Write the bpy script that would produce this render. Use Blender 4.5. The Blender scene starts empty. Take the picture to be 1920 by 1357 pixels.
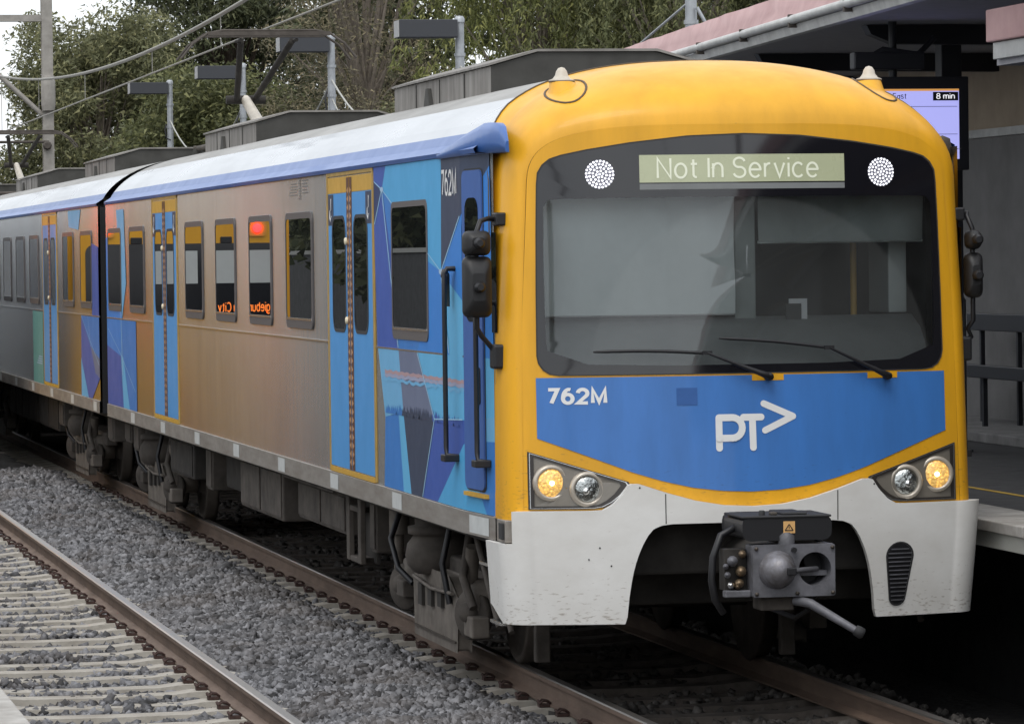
import bpy, math, random
import numpy as np
from mathutils import Vector, Matrix
random.seed(7); rng = np.random.default_rng(11)
scene = bpy.context.scene
C = scene.collection

# ------------------------------------------------------------------ camera
cam_d = bpy.data.cameras.new('camera'); cam = bpy.data.objects.new('camera', cam_d); C.objects.link(cam)
yaw, pitch, roll = math.radians(11.34209), math.radians(-1.41138), math.radians(-0.73711)
fw = Vector((math.sin(yaw)*math.cos(pitch), math.cos(yaw)*math.cos(pitch), math.sin(pitch)))
rt = Vector((math.cos(yaw), -math.sin(yaw), 0)); up = rt.cross(fw)
r2 = rt*math.cos(roll)+up*math.sin(roll); u2 = -rt*math.sin(roll)+up*math.cos(roll)
cam.matrix_world = Matrix(((r2.x, u2.x, -fw.x, -6.48811), (r2.y, u2.y, -fw.y, -25.32486), (r2.z, u2.z, -fw.z, 2.72955), (0, 0, 0, 1)))
cam_d.sensor_width = 36; cam_d.lens = 7985.41/1920*36; cam_d.clip_end = 3000; cam_d.clip_start = 0.1
scene.camera = cam
# ------------------------------------------------------------------ sky, sun, exposure
SUN_EL, SUN_AZ = 58, 205        # degrees; azimuth clockwise from +Y
w = bpy.data.worlds.new('World'); scene.world = w; w.use_nodes = True
nt = w.node_tree; nt.nodes.clear()
sky = nt.nodes.new('ShaderNodeTexSky'); sky.sky_type = 'NISHITA'; sky.sun_disc = False
sky.sun_elevation = math.radians(SUN_EL); sky.sun_rotation = math.radians(SUN_AZ); sky.air_density = 1.0; sky.dust_density = 2.0
tc = nt.nodes.new('ShaderNodeTexCoord'); mp = nt.nodes.new('ShaderNodeMapping'); mp.inputs['Scale'].default_value = (1, 1, 2.4)
no = nt.nodes.new('ShaderNodeTexNoise'); no.inputs['Scale'].default_value = 2.2; no.inputs['Detail'].default_value = 6; no.inputs['Roughness'].default_value = .55
cr = nt.nodes.new('ShaderNodeValToRGB'); cr.color_ramp.elements[0].position = .3; cr.color_ramp.elements[1].position = .72
cr.color_ramp.elements[0].color = (6.4, 6.7, 7.1, 1); cr.color_ramp.elements[1].color = (9.6, 9.7, 9.8, 1)
mx = nt.nodes.new('ShaderNodeMixRGB'); mx.inputs[0].default_value = .86
bg = nt.nodes.new('ShaderNodeBackground'); bg.inputs[1].default_value = .125
wo = nt.nodes.new('ShaderNodeOutputWorld')
nt.links.new(tc.outputs['Generated'], mp.inputs[0]); nt.links.new(mp.outputs[0], no.inputs['Vector']); nt.links.new(no.outputs[0], cr.inputs[0])
nt.links.new(sky.outputs[0], mx.inputs[1]); nt.links.new(cr.outputs[0], mx.inputs[2]); nt.links.new(mx.outputs[0], bg.inputs[0]); nt.links.new(bg.outputs[0], wo.inputs[0])
sd = bpy.data.lights.new('sun', 'SUN'); sd.energy = .8; sd.angle = math.radians(25); sd.color = (1, .965, .91)
so = bpy.data.objects.new('sun', sd); C.objects.link(so)
az = math.radians(SUN_AZ); el = math.radians(SUN_EL)
so.rotation_euler = Vector((math.sin(az)*math.cos(el), math.cos(az)*math.cos(el), math.sin(el))).to_track_quat('Z', 'Y').to_euler()
vs = scene.view_settings; vs.view_transform = 'Standard'; vs.look = 'None'; vs.gamma = 1; vs.exposure = 0.45; vs.use_curve_mapping = False
try: scene.cycles.max_bounces = 6; scene.cycles.diffuse_bounces = 3; scene.cycles.glossy_bounces = 4; scene.cycles.transparent_max_bounces = 8
except Exception: pass

# ------------------------------------------------------------------ materials
M = {}
def mat(name, col, rough=.5, metal=0., noise=0., nscale=6., bump=0., bscale=40., coat=0., spec=None, emis=None, estr=0., col2=None, island=0., stretch=None, aniso=0., tangent=None, trans=0.):
    m = bpy.data.materials.new(name); m.use_nodes = True; t = m.node_tree; b = t.nodes['Principled BSDF']; M[name] = m
    b.inputs['Roughness'].default_value = rough; b.inputs['Metallic'].default_value = metal
    b.inputs['Base Color'].default_value = (*col, 1)
    if coat: b.inputs['Coat Weight'].default_value = coat; b.inputs['Coat Roughness'].default_value = .06
    if spec is not None: b.inputs['Specular IOR Level'].default_value = spec
    if emis: b.inputs['Emission Color'].default_value = (*emis, 1); b.inputs['Emission Strength'].default_value = estr
    crd = t.nodes.new('ShaderNodeTexCoord'); vec = crd.outputs['Object']
    if stretch:
        mpn = t.nodes.new('ShaderNodeMapping'); mpn.inputs['Scale'].default_value = stretch; t.links.new(vec, mpn.inputs[0]); vec = mpn.outputs[0]
    src = None
    if noise or col2:
        n = t.nodes.new('ShaderNodeTexNoise'); n.inputs['Scale'].default_value = nscale; n.inputs['Detail'].default_value = 7; n.inputs['Roughness'].default_value = .62
        t.links.new(vec, n.inputs['Vector'])
        r = t.nodes.new('ShaderNodeValToRGB'); r.color_ramp.elements[0].position = .32; r.color_ramp.elements[1].position = .7
        c2 = col2 or tuple(c*(1-noise) for c in col)
        r.color_ramp.elements[0].color = (*c2, 1); r.color_ramp.elements[1].color = (*(min(1, c*(1+noise*.5)) for c in col), 1)
        t.links.new(n.outputs[0], r.inputs[0]); src = r.outputs[0]
        rr = t.nodes.new('ShaderNodeMapRange'); rr.inputs[3].default_value = min(1, rough*1.25+.03); rr.inputs[4].default_value = rough*.8
        t.links.new(n.outputs[0], rr.inputs[0]); t.links.new(rr.outputs[0], b.inputs['Roughness'])
    if island:
        g = t.nodes.new('ShaderNodeNewGeometry'); mr = t.nodes.new('ShaderNodeMapRange'); mr.inputs[3].default_value = 1-island; mr.inputs[4].default_value = 1+island
        t.links.new(g.outputs['Random Per Island'], mr.inputs[0])
        ml = t.nodes.new('ShaderNodeMixRGB'); ml.blend_type = 'MULTIPLY'; ml.inputs[0].default_value = 1
        if src: t.links.new(src, ml.inputs[1])
        else: ml.inputs[1].default_value = (*col, 1)
        t.links.new(mr.outputs[0], ml.inputs[2]); src = ml.outputs[0]
    if src: t.links.new(src, b.inputs['Base Color'])
    if bump:
        n2 = t.nodes.new('ShaderNodeTexNoise'); n2.inputs['Scale'].default_value = bscale; n2.inputs['Detail'].default_value = 5; t.links.new(vec, n2.inputs['Vector'])
        bm_ = t.nodes.new('ShaderNodeBump'); bm_.inputs['Strength'].default_value = bump; bm_.inputs['Distance'].default_value = .02
        t.links.new(n2.outputs[0], bm_.inputs['Height']); t.links.new(bm_.outputs[0], b.inputs['Normal'])
    if aniso:
        b.inputs['Anisotropic'].default_value = aniso
        cx = t.nodes.new('ShaderNodeCombineXYZ'); cx.inputs[0].default_value, cx.inputs[1].default_value, cx.inputs[2].default_value = tangent
        t.links.new(cx.outputs[0], b.inputs['Tangent'])
    if trans:
        b.inputs['Transmission Weight'].default_value = trans
    return m
mat('yellow', (.80, .395, .010), .44, noise=.15, nscale=1.6, stretch=(2.5, 2.5, .5), coat=.12, bump=.012, bscale=3)
mat('blue_front', (.045, .185, .53), .42, noise=.13, nscale=2, stretch=(3, 3, .6), coat=.25)
mat('bumper_white', (.80, .795, .77), .42, col2=(.68, .665, .63), nscale=2.2, stretch=(1, 1, 1.6), bump=.02, bscale=6)
mat('steel', (.64, .645, .65), .40, 1., noise=.07, nscale=1.3, stretch=(1, 5, .25), aniso=.98, tangent=(0, 0, 1), bump=.035, bscale=2.0)
mat('solebar_grey', (.40, .375, .345), .5, .55, col2=(.27, .24, .21), nscale=5, stretch=(1, .4, 2))
mat('sticker', (.62, .64, .63), .35, noise=.15)
mat('black', (.012, .012, .014), .45)
mat('black_gloss', (.008, .008, .011), .06, coat=.5)
mat('mirror_black', (.014, .014, .015), .5)
mat('rubber', (.03, .03, .032), .7)
mat('window_frame', (.11, .10, .10), .45)
mat('side_glass', (.010, .011, .012), .004, spec=.62)
mat('silver', (.75, .75, .74), .25, 1.)
mat('door_blue', (.085, .33, .70), .42, noise=.08, nscale=2, spec=.3)
mat('door_yellow', (.62, .36, .05), .4, noise=.1)
mat('trim_tan', (.55, .36, .10), .4, .3, noise=.2)
mat('strip_brown', (.12, .045, .018), .5)
mat('strip_tan', (.50, .27, .12), .5)
mat('cream', (.75, .68, .5), .4)
for nm, c in dict(f_navy=(.022, .045, .14), f_violet=(.05, .11, .42), f_sky=(.085, .40, .72), f_mid=(.045, .21, .58), f_slate=(.045, .062, .11), f_blue=(.04, .23, .66), f_pale=(.17, .45, .72), f_salmon=(.46, .31, .33), f_lilac=(.36, .38, .52), f_white=(.42, .56, .74), f_grey=(.16, .19, .29), f_line=(.35, .60, .80), f_teal=(.12, .34, .33), f_beam=(.13, .46, .75)).items():
    mat(nm, c, .42, noise=.07, nscale=3, spec=.3)
mat('cabdoor_blue', (.055, .13, .38), .42, spec=.35, noise=.06)
mat('roof_blue', (.035, .12, .38), .38, coat=.15, noise=.08, nscale=2)
mat('roof_white', (.40, .425, .455), .26, coat=.3, noise=.22, nscale=1.0, stretch=(1, .3, 1), bump=.03, bscale=1.5)
mat('roof_grey', (.33, .325, .31), .6, noise=.2, nscale=3, stretch=(1, .3, 1))
mat('unit_light', (.29, .275, .255), .75, col2=(.15, .14, .128), nscale=3.5, stretch=(1, 2, .5))
mat('unit_dark', (.060, .059, .054), .8, col2=(.040, .039, .035), nscale=4)
mat('under_dark', (.035, .031, .027), .85, noise=.4, nscale=5)
mat('under_grey', (.110, .094, .080), .8, col2=(.045, .038, .032), nscale=4)
mat('bogie_grey', (.20, .175, .15), .7, col2=(.10, .085, .07), nscale=5)
mat('wheel_steel', (.10, .085, .072), .5, .6, noise=.3)
mat('coupler_grey', (.18, .18, .20), .5, .2, col2=(.085, .085, .092), nscale=9, bump=.1, bscale=30)
mat('coupler_dome', (.27, .27, .30), .42, .4, col2=(.13, .12, .12), nscale=14, bump=.15, bscale=40)
mat('brass', (.26, .19, .12), .45, .7, noise=.4, nscale=20)
mat('label_orange', (.72, .42, .16), .5)
mat('lettering_white', (.80, .80, .79), .4)
mat('lettering_soft', (.62, .62, .66), .4)
mat('lettering_grey', (.20, .19, .18), .5)
mat('patch_blue', (.03, .115, .36), .5, noise=.1)
mat('beacon_cream', (.55, .50, .42), .45, noise=.15)
mat('seal_dark', (.09, .06, .03), .6)
mat('lamp_housing', (.21, .19, .16), .3, .2, coat=.8, noise=.12, nscale=8)
mat('lamp_bezel', (.03, .025, .022), .35, coat=.3)
mat('lamp_ring', (.50, .45, .38), .3, .3, coat=.3)
mat('lamp_lit', (.9, .6, .2), .15, emis=(1., .50, .09), estr=.62, bump=.9, bscale=60, coat=1.)
mat('lamp_bulb', (1, .9, .6), .3, emis=(1., .82, .42), estr=6)
mat('lamp_clear', (.42, .44, .43), .08, 1., coat=1., bump=.7, bscale=22)
mat('led_white', (.9, .9, .95), .3, emis=(.95, .95, 1.), estr=.95)
mat('led_disc', (.16, .16, .20), .35)
mat('sign_panel', (.36, .38, .25), .25, emis=(.55, .60, .36), estr=.13, noise=.08, coat=.5)
mat('sign_text', (.66, .68, .55), .35, emis=(.72, .75, .6), estr=.17)
mat('blind_grey', (.56, .59, .58), .75, noise=.10, nscale=2)
mat('blind_dark', (.24, .26, .252), .75, noise=.15, nscale=3)
mat('console_grey', (.20, .21, .21), .5, noise=.1)
mat('cab_dark', (.035, .036, .038), .7)
mat('paper_white', (.55, .55, .56), .6)
mat('rail_side', (.185, .128, .096), .75, col2=(.115, .080, .060), nscale=6, stretch=(1, .3, 1), bump=.15, bscale=30)
mat('rail_top', (.46, .43, .40), .28, .9, noise=.2, nscale=3, stretch=(1, .1, 1))
mat('concrete_sleeper', (.52, .49, .43), .85, col2=(.34, .31, .265), nscale=7, bump=.25, bscale=30)
mat('oily_shaded_sleeper', (.13, .11, .095), .9, col2=(.06, .05, .042), nscale=7, bump=.25, bscale=30)
mat('rust', (.060, .032, .026), .85, noise=.4, nscale=30)
mat('ballast', (.168, .167, .175), .9, noise=.4, nscale=30, island=.75)
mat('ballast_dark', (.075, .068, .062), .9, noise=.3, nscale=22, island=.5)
mat('ballast_bed', (.06, .057, .055), .95, noise=.5, nscale=14, bump=.8, bscale=18)
mat('asphalt', (.055, .055, .057), .9, col2=(.038, .038, .040), nscale=5, bump=.3, bscale=80)
mat('coping', (.52, .505, .475), .75, col2=(.28, .262, .24), nscale=3.5, bump=.2, bscale=15)
mat('fascia_conc', (.42, .42, .38), .8, noise=.25, nscale=2, stretch=(1, .4, 1.5))
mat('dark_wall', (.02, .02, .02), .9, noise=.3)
mat('yellow_line', (.50, .32, .04), .7, noise=.3, nscale=8)
mat('plinth', (.26, .255, .25), .9, noise=.3, nscale=5)
mat('wall_grey', (.21, .205, .20), .85, noise=.15, nscale=2)
mat('wall_beige', (.42, .34, .25), .85, noise=.12, nscale=3)
mat('canopy_pink', (.50, .30, .29), .5, col2=(.36, .20, .195), nscale=1.6, bump=.55, bscale=2.2)
mat('gutter_white', (.50, .50, .48), .45, .2, noise=.25, nscale=4)
mat('soffit', (.33, .325, .34), .75, noise=.08)
mat('beam_dark', (.012, .013, .018), .5)
mat('galv', (.42, .44, .46), .5, .6, noise=.18, nscale=8)
mat('mast_grey', (.36, .34, .31), .7, .2, noise=.2, nscale=5)
mat('lamp_box', (.042, .045, .052), .6)
mat('lamp_box_end', (.36, .36, .36), .6)
mat('wire', (.30, .29, .26), .6, .3)
mat('cable_grey', (.42, .42, .39), .6)
mat('screen', (.30, .30, .55), .3, emis=(.40, .41, .86), estr=.72)
mat('screen_dark', (.02, .02, .03), .3)
mat('screen_text', (.8, .8, .8), .3, emis=(.9, .9, .95), estr=.7)
mat('screen_ink', (.03, .03, .12), .4)
mat('screen_orange', (.6, .3, .1), .4, emis=(.8, .38, .1), estr=.5)
mat('red_light', (.8, .01, .01), .3, emis=(1, .008, .008), estr=22)
mat('orange_text', (.9, .25, .02), .4, emis=(1., .20, .03), estr=1.2)
mat('bark', (.12, .09, .07), .9, noise=.4, nscale=6, bump=.4, bscale=20)
mat('bark_pale', (.26, .22, .18), .85, noise=.35, nscale=5, bump=.3, bscale=14)
mat('fence_grey', (.10, .10, .10), .8, noise=.2)
mat('wall_cap', (.5, .5, .46), .7)
def leafmat(name, col):
    m = mat(name, col, .55); t = m.node_tree; b = t.nodes['Principled BSDF']; o = t.nodes['Material Output']
    g = t.nodes.new('ShaderNodeNewGeometry'); r = t.nodes.new('ShaderNodeValToRGB'); e = r.color_ramp.elements; e[0].color = (*(c*.45 for c in col), 1); e[1].color = (col[0]*1.75, col[1]*1.6, col[2]*1.5, 1); x = e.new(.55); x.color = (*col, 1)
    t.links.new(g.outputs['Random Per Island'], r.inputs[0]); t.links.new(r.outputs[0], b.inputs['Base Color'])
    tr = t.nodes.new('ShaderNodeBsdfTranslucent'); ms = t.nodes.new('ShaderNodeMixShader'); ms.inputs[0].default_value = .3
    t.links.new(r.outputs[0], tr.inputs[0]); t.links.new(b.outputs[0], ms.inputs[1]); t.links.new(tr.outputs[0], ms.inputs[2]); t.links.new(ms.outputs[0], o.inputs[0])
    b.inputs['Specular IOR Level'].default_value = .2
leafmat('leaf_olive', (.200, .205, .105)); leafmat('leaf_dark', (.105, .120, .066)); leafmat('leaf_bright', (.215, .235, .090)); leafmat('leaf_mid', (.150, .165, .078)); leafmat('leaf_grey', (.205, .190, .125)); leafmat('leaf_gum', (.205, .215, .118))
def glassmat(name, tint, base):
    m = bpy.data.materials.new(name); m.use_nodes = True; t = m.node_tree; t.nodes.clear(); M[name] = m
    o = t.nodes.new('ShaderNodeOutputMaterial'); tr = t.nodes.new('ShaderNodeBsdfTransparent'); tr.inputs[0].default_value = (*tint, 1)
    g = t.nodes.new('ShaderNodeBsdfGlossy'); g.inputs['Roughness'].default_value = .02; g.inputs[0].default_value = (.95, .97, 1, 1)
    f = t.nodes.new('ShaderNodeFresnel'); f.inputs[0].default_value = 1.5; a = t.nodes.new('ShaderNodeMath'); a.inputs[1].default_value = base
    ms = t.nodes.new('ShaderNodeMixShader'); t.links.new(f.outputs[0], a.inputs[0]); t.links.new(a.outputs[0], ms.inputs[0]); t.links.new(tr.outputs[0], ms.inputs[1]); t.links.new(g.outputs[0], ms.inputs[2])
    # dried road film: noise, plus smears left inside the two wiper sweeps
    c = t.nodes.new('ShaderNodeTexCoord'); n = t.nodes.new('ShaderNodeTexNoise'); n.inputs['Scale'].default_value = 2.5; n.inputs['Detail'].default_value = 6; t.links.new(c.outputs['Object'], n.inputs['Vector'])
    mr = t.nodes.new('ShaderNodeMapRange'); mr.inputs[1].default_value = .35; mr.inputs[2].default_value = .7; mr.inputs[3].default_value = .0; mr.inputs[4].default_value = .018; t.links.new(n.outputs[0], mr.inputs[0]); fac = mr.outputs[0]
    for px, pz, rad, st in ((.115, 1.985, 1.08, .034), (.885, 1.975, .98, .0)):
        d = t.nodes.new('ShaderNodeVectorMath'); d.operation = 'DISTANCE'; d.inputs[1].default_value = (px, -.2, pz); t.links.new(c.outputs['Object'], d.inputs[0])
        r = t.nodes.new('ShaderNodeMapRange'); r.inputs[1].default_value = rad-.012; r.inputs[2].default_value = rad+.012; r.inputs[3].default_value = st; r.inputs[4].default_value = 0; t.links.new(d.outputs['Value'], r.inputs[0])
        ad = t.nodes.new('ShaderNodeMath'); t.links.new(fac, ad.inputs[0]); t.links.new(r.outputs[0], ad.inputs[1]); fac = ad.outputs[0]
    df = t.nodes.new('ShaderNodeBsdfDiffuse'); df.inputs[0].default_value = (.62, .64, .63, 1); m2 = t.nodes.new('ShaderNodeMixShader'); t.links.new(fac, m2.inputs[0]); t.links.new(ms.outputs[0], m2.inputs[1]); t.links.new(df.outputs[0], m2.inputs[2]); t.links.new(m2.outputs[0], o.inputs[0])
glassmat('windscreen_glass', (.84, .88, .88), .02)

def add_specks(name, zlo, zhi, col):
    t = M[name].node_tree; b = t.nodes['Principled BSDF']; src = b.inputs['Base Color'].links[0].from_socket
    c = t.nodes.new('ShaderNodeTexCoord'); sp = t.nodes.new('ShaderNodeSeparateXYZ'); t.links.new(c.outputs['Object'], sp.inputs[0])
    mpn = t.nodes.new('ShaderNodeMapping'); mpn.inputs['Scale'].default_value = (22, 22, 70); t.links.new(c.outputs['Object'], mpn.inputs[0])
    n = t.nodes.new('ShaderNodeTexNoise'); n.inputs['Scale'].default_value = 1; n.inputs['Detail'].default_value = 6; t.links.new(mpn.outputs[0], n.inputs['Vector'])
    mr = t.nodes.new('ShaderNodeMapRange'); mr.inputs[1].default_value = zlo; mr.inputs[2].default_value = zhi; mr.inputs[3].default_value = .06; mr.inputs[4].default_value = -.10; t.links.new(sp.outputs[2], mr.inputs[0])
    ad = t.nodes.new('ShaderNodeMath'); t.links.new(n.outputs[0], ad.inputs[0]); t.links.new(mr.outputs[0], ad.inputs[1])
    r = t.nodes.new('ShaderNodeValToRGB'); r.color_ramp.elements[0].position = .60; r.color_ramp.elements[1].position = .82; t.links.new(ad.outputs[0], r.inputs[0])
    mx_ = t.nodes.new('ShaderNodeMixRGB'); t.links.new(r.outputs[0], mx_.inputs[0]); t.links.new(src, mx_.inputs[1]); mx_.inputs[2].default_value = (*col, 1); t.links.new(mx_.outputs[0], b.inputs['Base Color'])
add_specks('bumper_white', .50, .95, (.25, .20, .15)); add_specks('yellow', 1.1, 1.8, (.42, .22, .03)); add_specks('blue_front', 1.2, 1.6, (.035, .10, .26))
def stain(name, col, sc, f0):
    t = M[name].node_tree; b = t.nodes['Principled BSDF']; src = b.inputs['Base Color'].links[0].from_socket; c = t.nodes.new('ShaderNodeTexCoord'); n = t.nodes.new('ShaderNodeTexNoise'); n.inputs['Scale'].default_value = sc; n.inputs['Detail'].default_value = 4; t.links.new(c.outputs['Object'], n.inputs['Vector'])
    r = t.nodes.new('ShaderNodeMapRange'); r.inputs[1].default_value = .45; r.inputs[2].default_value = .72; r.inputs[3].default_value = 0; r.inputs[4].default_value = f0; t.links.new(n.outputs[0], r.inputs[0])
    mx_ = t.nodes.new('ShaderNodeMixRGB'); t.links.new(r.outputs[0], mx_.inputs[0]); t.links.new(src, mx_.inputs[1]); mx_.inputs[2].default_value = (*col, 1); t.links.new(mx_.outputs[0], b.inputs['Base Color'])
stain('ballast', (.11, .085, .065), 1.1, .4); stain('steel', (.54, .535, .53), .9, .5); stain('coping', (.16, .145, .125), 2.6, .8); stain('concrete_sleeper', (.20, .165, .13), 3.5, .7); stain('sole', (.2, .16, .13), 2, .5) if 'sole' in M else None
def brushed(name):
    t = M[name].node_tree; b = t.nodes['Principled BSDF']; o = t.nodes['Material Output']
    col = b.inputs['Base Color'].links[0].from_socket; nrm = b.inputs['Normal'].links[0].from_socket; tan = b.inputs['Tangent'].links[0].from_socket
    g = t.nodes.new('ShaderNodeBsdfAnisotropic'); g.inputs['Roughness'].default_value = .25; g.inputs['Anisotropy'].default_value = -.86
    t.links.new(col, g.inputs['Color']); t.links.new(nrm, g.inputs['Normal']); t.links.new(tan, g.inputs['Tangent'])
    ms = t.nodes.new('ShaderNodeMixShader'); ms.inputs[0].default_value = .82; t.links.new(b.outputs[0], ms.inputs[1]); t.links.new(g.outputs[0], ms.inputs[2]); t.links.new(ms.outputs[0], o.inputs[0])
brushed('steel')
def lamp_texture(name):
    t = M[name].node_tree; b = t.nodes['Principled BSDF']; c = t.nodes.new('ShaderNodeTexCoord'); n = t.nodes.new('ShaderNodeTexVoronoi'); n.inputs['Scale'].default_value = 55; t.links.new(c.outputs['Object'], n.inputs['Vector'])
    mr = t.nodes.new('ShaderNodeMapRange'); mr.inputs[1].default_value = .05; mr.inputs[2].default_value = .6; mr.inputs[3].default_value = 1.0; mr.inputs[4].default_value = .22; t.links.new(n.outputs['Distance'], mr.inputs[0]); t.links.new(mr.outputs[0], b.inputs['Emission Strength'])
lamp_texture('lamp_lit')
# ------------------------------------------------------------------ mesh helpers
class MB:
    def __init__(s): s.v = []; s.f = []; s.m = []; s.mats = []; s.sm = []
    def mi(s, m):
        if m not in s.mats: s.mats.append(m)
        return s.mats.index(m)
    def add(s, vs_, fs, m, smooth=False):
        o = len(s.v); i = s.mi(m); s.v += [tuple(p) for p in vs_]
        for f in fs: s.f.append([a+o for a in f]); s.m.append(i); s.sm.append(smooth)
        return s
    def box(s, x0, x1, y0, y1, z0, z1, m):
        x0, x1 = min(x0, x1), max(x0, x1)
        return s.add([(x0, y0, z0), (x1, y0, z0), (x1, y1, z0), (x0, y1, z0), (x0, y0, z1), (x1, y0, z1), (x1, y1, z1), (x0, y1, z1)],
                     [(0, 3, 2, 1), (4, 5, 6, 7), (0, 1, 5, 4), (1, 2, 6, 5), (2, 3, 7, 6), (3, 0, 4, 7)], m)
    def grid(s, rows, m, smooth=True, closed=False):
        n = len(rows[0]); vs_ = [p for r in rows for p in r]; fs = []
        for i in range(len(rows)-1):
            for j in range(n if closed else n-1):
                k = (j+1) % n; fs.append((i*n+j, i*n+k, (i+1)*n+k, (i+1)*n+j))
        return s.add(vs_, fs, m, smooth)
    def tube(s, pts, r, m, n=8, caps=True):
        pts = [Vector(p) for p in pts]; rows = []
        rad = r if isinstance(r, (list, tuple)) else [r]*len(pts); pu = None
        for i, p in enumerate(pts):
            d = (pts[min(i+1, len(pts)-1)]-pts[max(i-1, 0)]).normalized()
            a = Vector((0, 0, 1)) if abs(d.z) < .9 else Vector((1, 0, 0))
            if pu is not None: a = pu
            x = d.cross(a); x = x.normalized() if x.length > 1e-6 else d.orthogonal().normalized(); y = x.cross(d).normalized(); pu = y
            rows.append([tuple(p+(x*math.cos(2*math.pi*k/n)+y*math.sin(2*math.pi*k/n))*rad[i]) for k in range(n)])
        s.grid(rows, m, True, True)
        if caps: s.add(rows[0], [tuple(range(n))], m); s.add(rows[-1], [tuple(range(n))[::-1]], m)
        return s
    def lathe(s, prof, o, axis, m, n=24, caps=True):
        o = Vector(o); ax = Vector(axis).normalized(); x = ax.orthogonal().normalized(); y = ax.cross(x)
        rows = [[tuple(o+ax*h+(x*math.cos(2*math.pi*k/n)+y*math.sin(2*math.pi*k/n))*r) for k in range(n)] for r, h in prof]
        s.grid(rows, m, True, True)
        if caps: s.add(rows[0], [tuple(range(n))], m); s.add(rows[-1], [tuple(range(n))[::-1]], m)
        return s
    def prism(s, poly, fa, fb, m):     # poly 2d; fa / fb map 2d -> 3d for outer and inner face
        n = len(poly); a = [fa(*p) for p in poly]; b = [fb(*p) for p in poly]
        return s.add(a+b, [tuple(range(n)), tuple(range(2*n-1, n-1, -1))]+[(i, (i+1) % n, n+(i+1) % n, n+i) for i in range(n)], m)
    def ring(s, outer, inner, fo, m, depth=None, fi=None):
        n = len(outer); a = [fo(*p) for p in outer]; b = [(fi or fo)(*p) for p in inner]
        return s.add(a+b, [(i, (i+1) % n, n+(i+1) % n, n+i) for i in range(n)], m)
    def build(s, name, parent=None, bevel=0, seg=2):
        me = bpy.data.meshes.new(name); me.from_pydata(s.v, [], s.f); me.polygons.foreach_set('material_index', s.m); me.polygons.foreach_set('use_smooth', s.sm)
        for m in s.mats: me.materials.append(M[m])
        me.update(); o = bpy.data.objects.new(name, me); C.objects.link(o)
        if parent is not None: o.parent = parent
        if bevel:
            md = o.modifiers.new('bevel', 'BEVEL'); md.width = bevel; md.segments = seg; md.limit_method = 'ANGLE'; md.angle_limit = math.radians(40)
        return o
def tag(o, label, cat, group=None):
    o['label'] = label; o['category'] = cat
    if group: o['group'] = group
    return o
def thing(name, label, cat, loc=(0, 0, 0), group=None):
    o = bpy.data.objects.new(name, None); C.objects.link(o); o.location = loc; o.empty_display_size = .3
    return tag(o, label, cat, group)
def kind(o, k='structure'): o['kind'] = k; return o
def boxpart(name, parent, b, m, bevel=.01): return MB().box(*b, m).build(name, parent, bevel)
def rrect(y0, y1, z0, z1, r, n=5):
    out = []
    for cx, cz, a0 in ((y1-r, z1-r, 0), (y0+r, z1-r, 90), (y0+r, z0+r, 180), (y1-r, z0+r, 270)):
        for k in range(n+1):
            a = math.radians(a0+90*k/n); out.append((cx+r*math.cos(a), cz+r*math.sin(a)))
    return out
def np_mesh(name, v, f, m, parent=None, smooth=False):
    me = bpy.data.meshes.new(name); nv, nf, k = len(v), len(f), f.shape[1]
    me.vertices.add(nv); me.vertices.foreach_set('co', v.astype(np.float32).ravel())
    me.loops.add(nf*k); me.loops.foreach_set('vertex_index', f.astype(np.int32).ravel())
    me.polygons.add(nf); me.polygons.foreach_set('loop_start', np.arange(0, nf*k, k, dtype=np.int32)); me.polygons.foreach_set('loop_total', np.full(nf, k, np.int32))
    me.update(calc_edges=True); me.materials.append(M[m]); o = bpy.data.objects.new(name, me); C.objects.link(o)
    if parent is not None: o.parent = parent
    return o
def _arc(cx, cy, rx, ry, a0, a1, n=14): return [(cx+rx*math.cos(math.radians(a0+(a1-a0)*k/n)), cy+ry*math.sin(math.radians(a0+(a1-a0)*k/n))) for k in range(n+1)]
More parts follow.
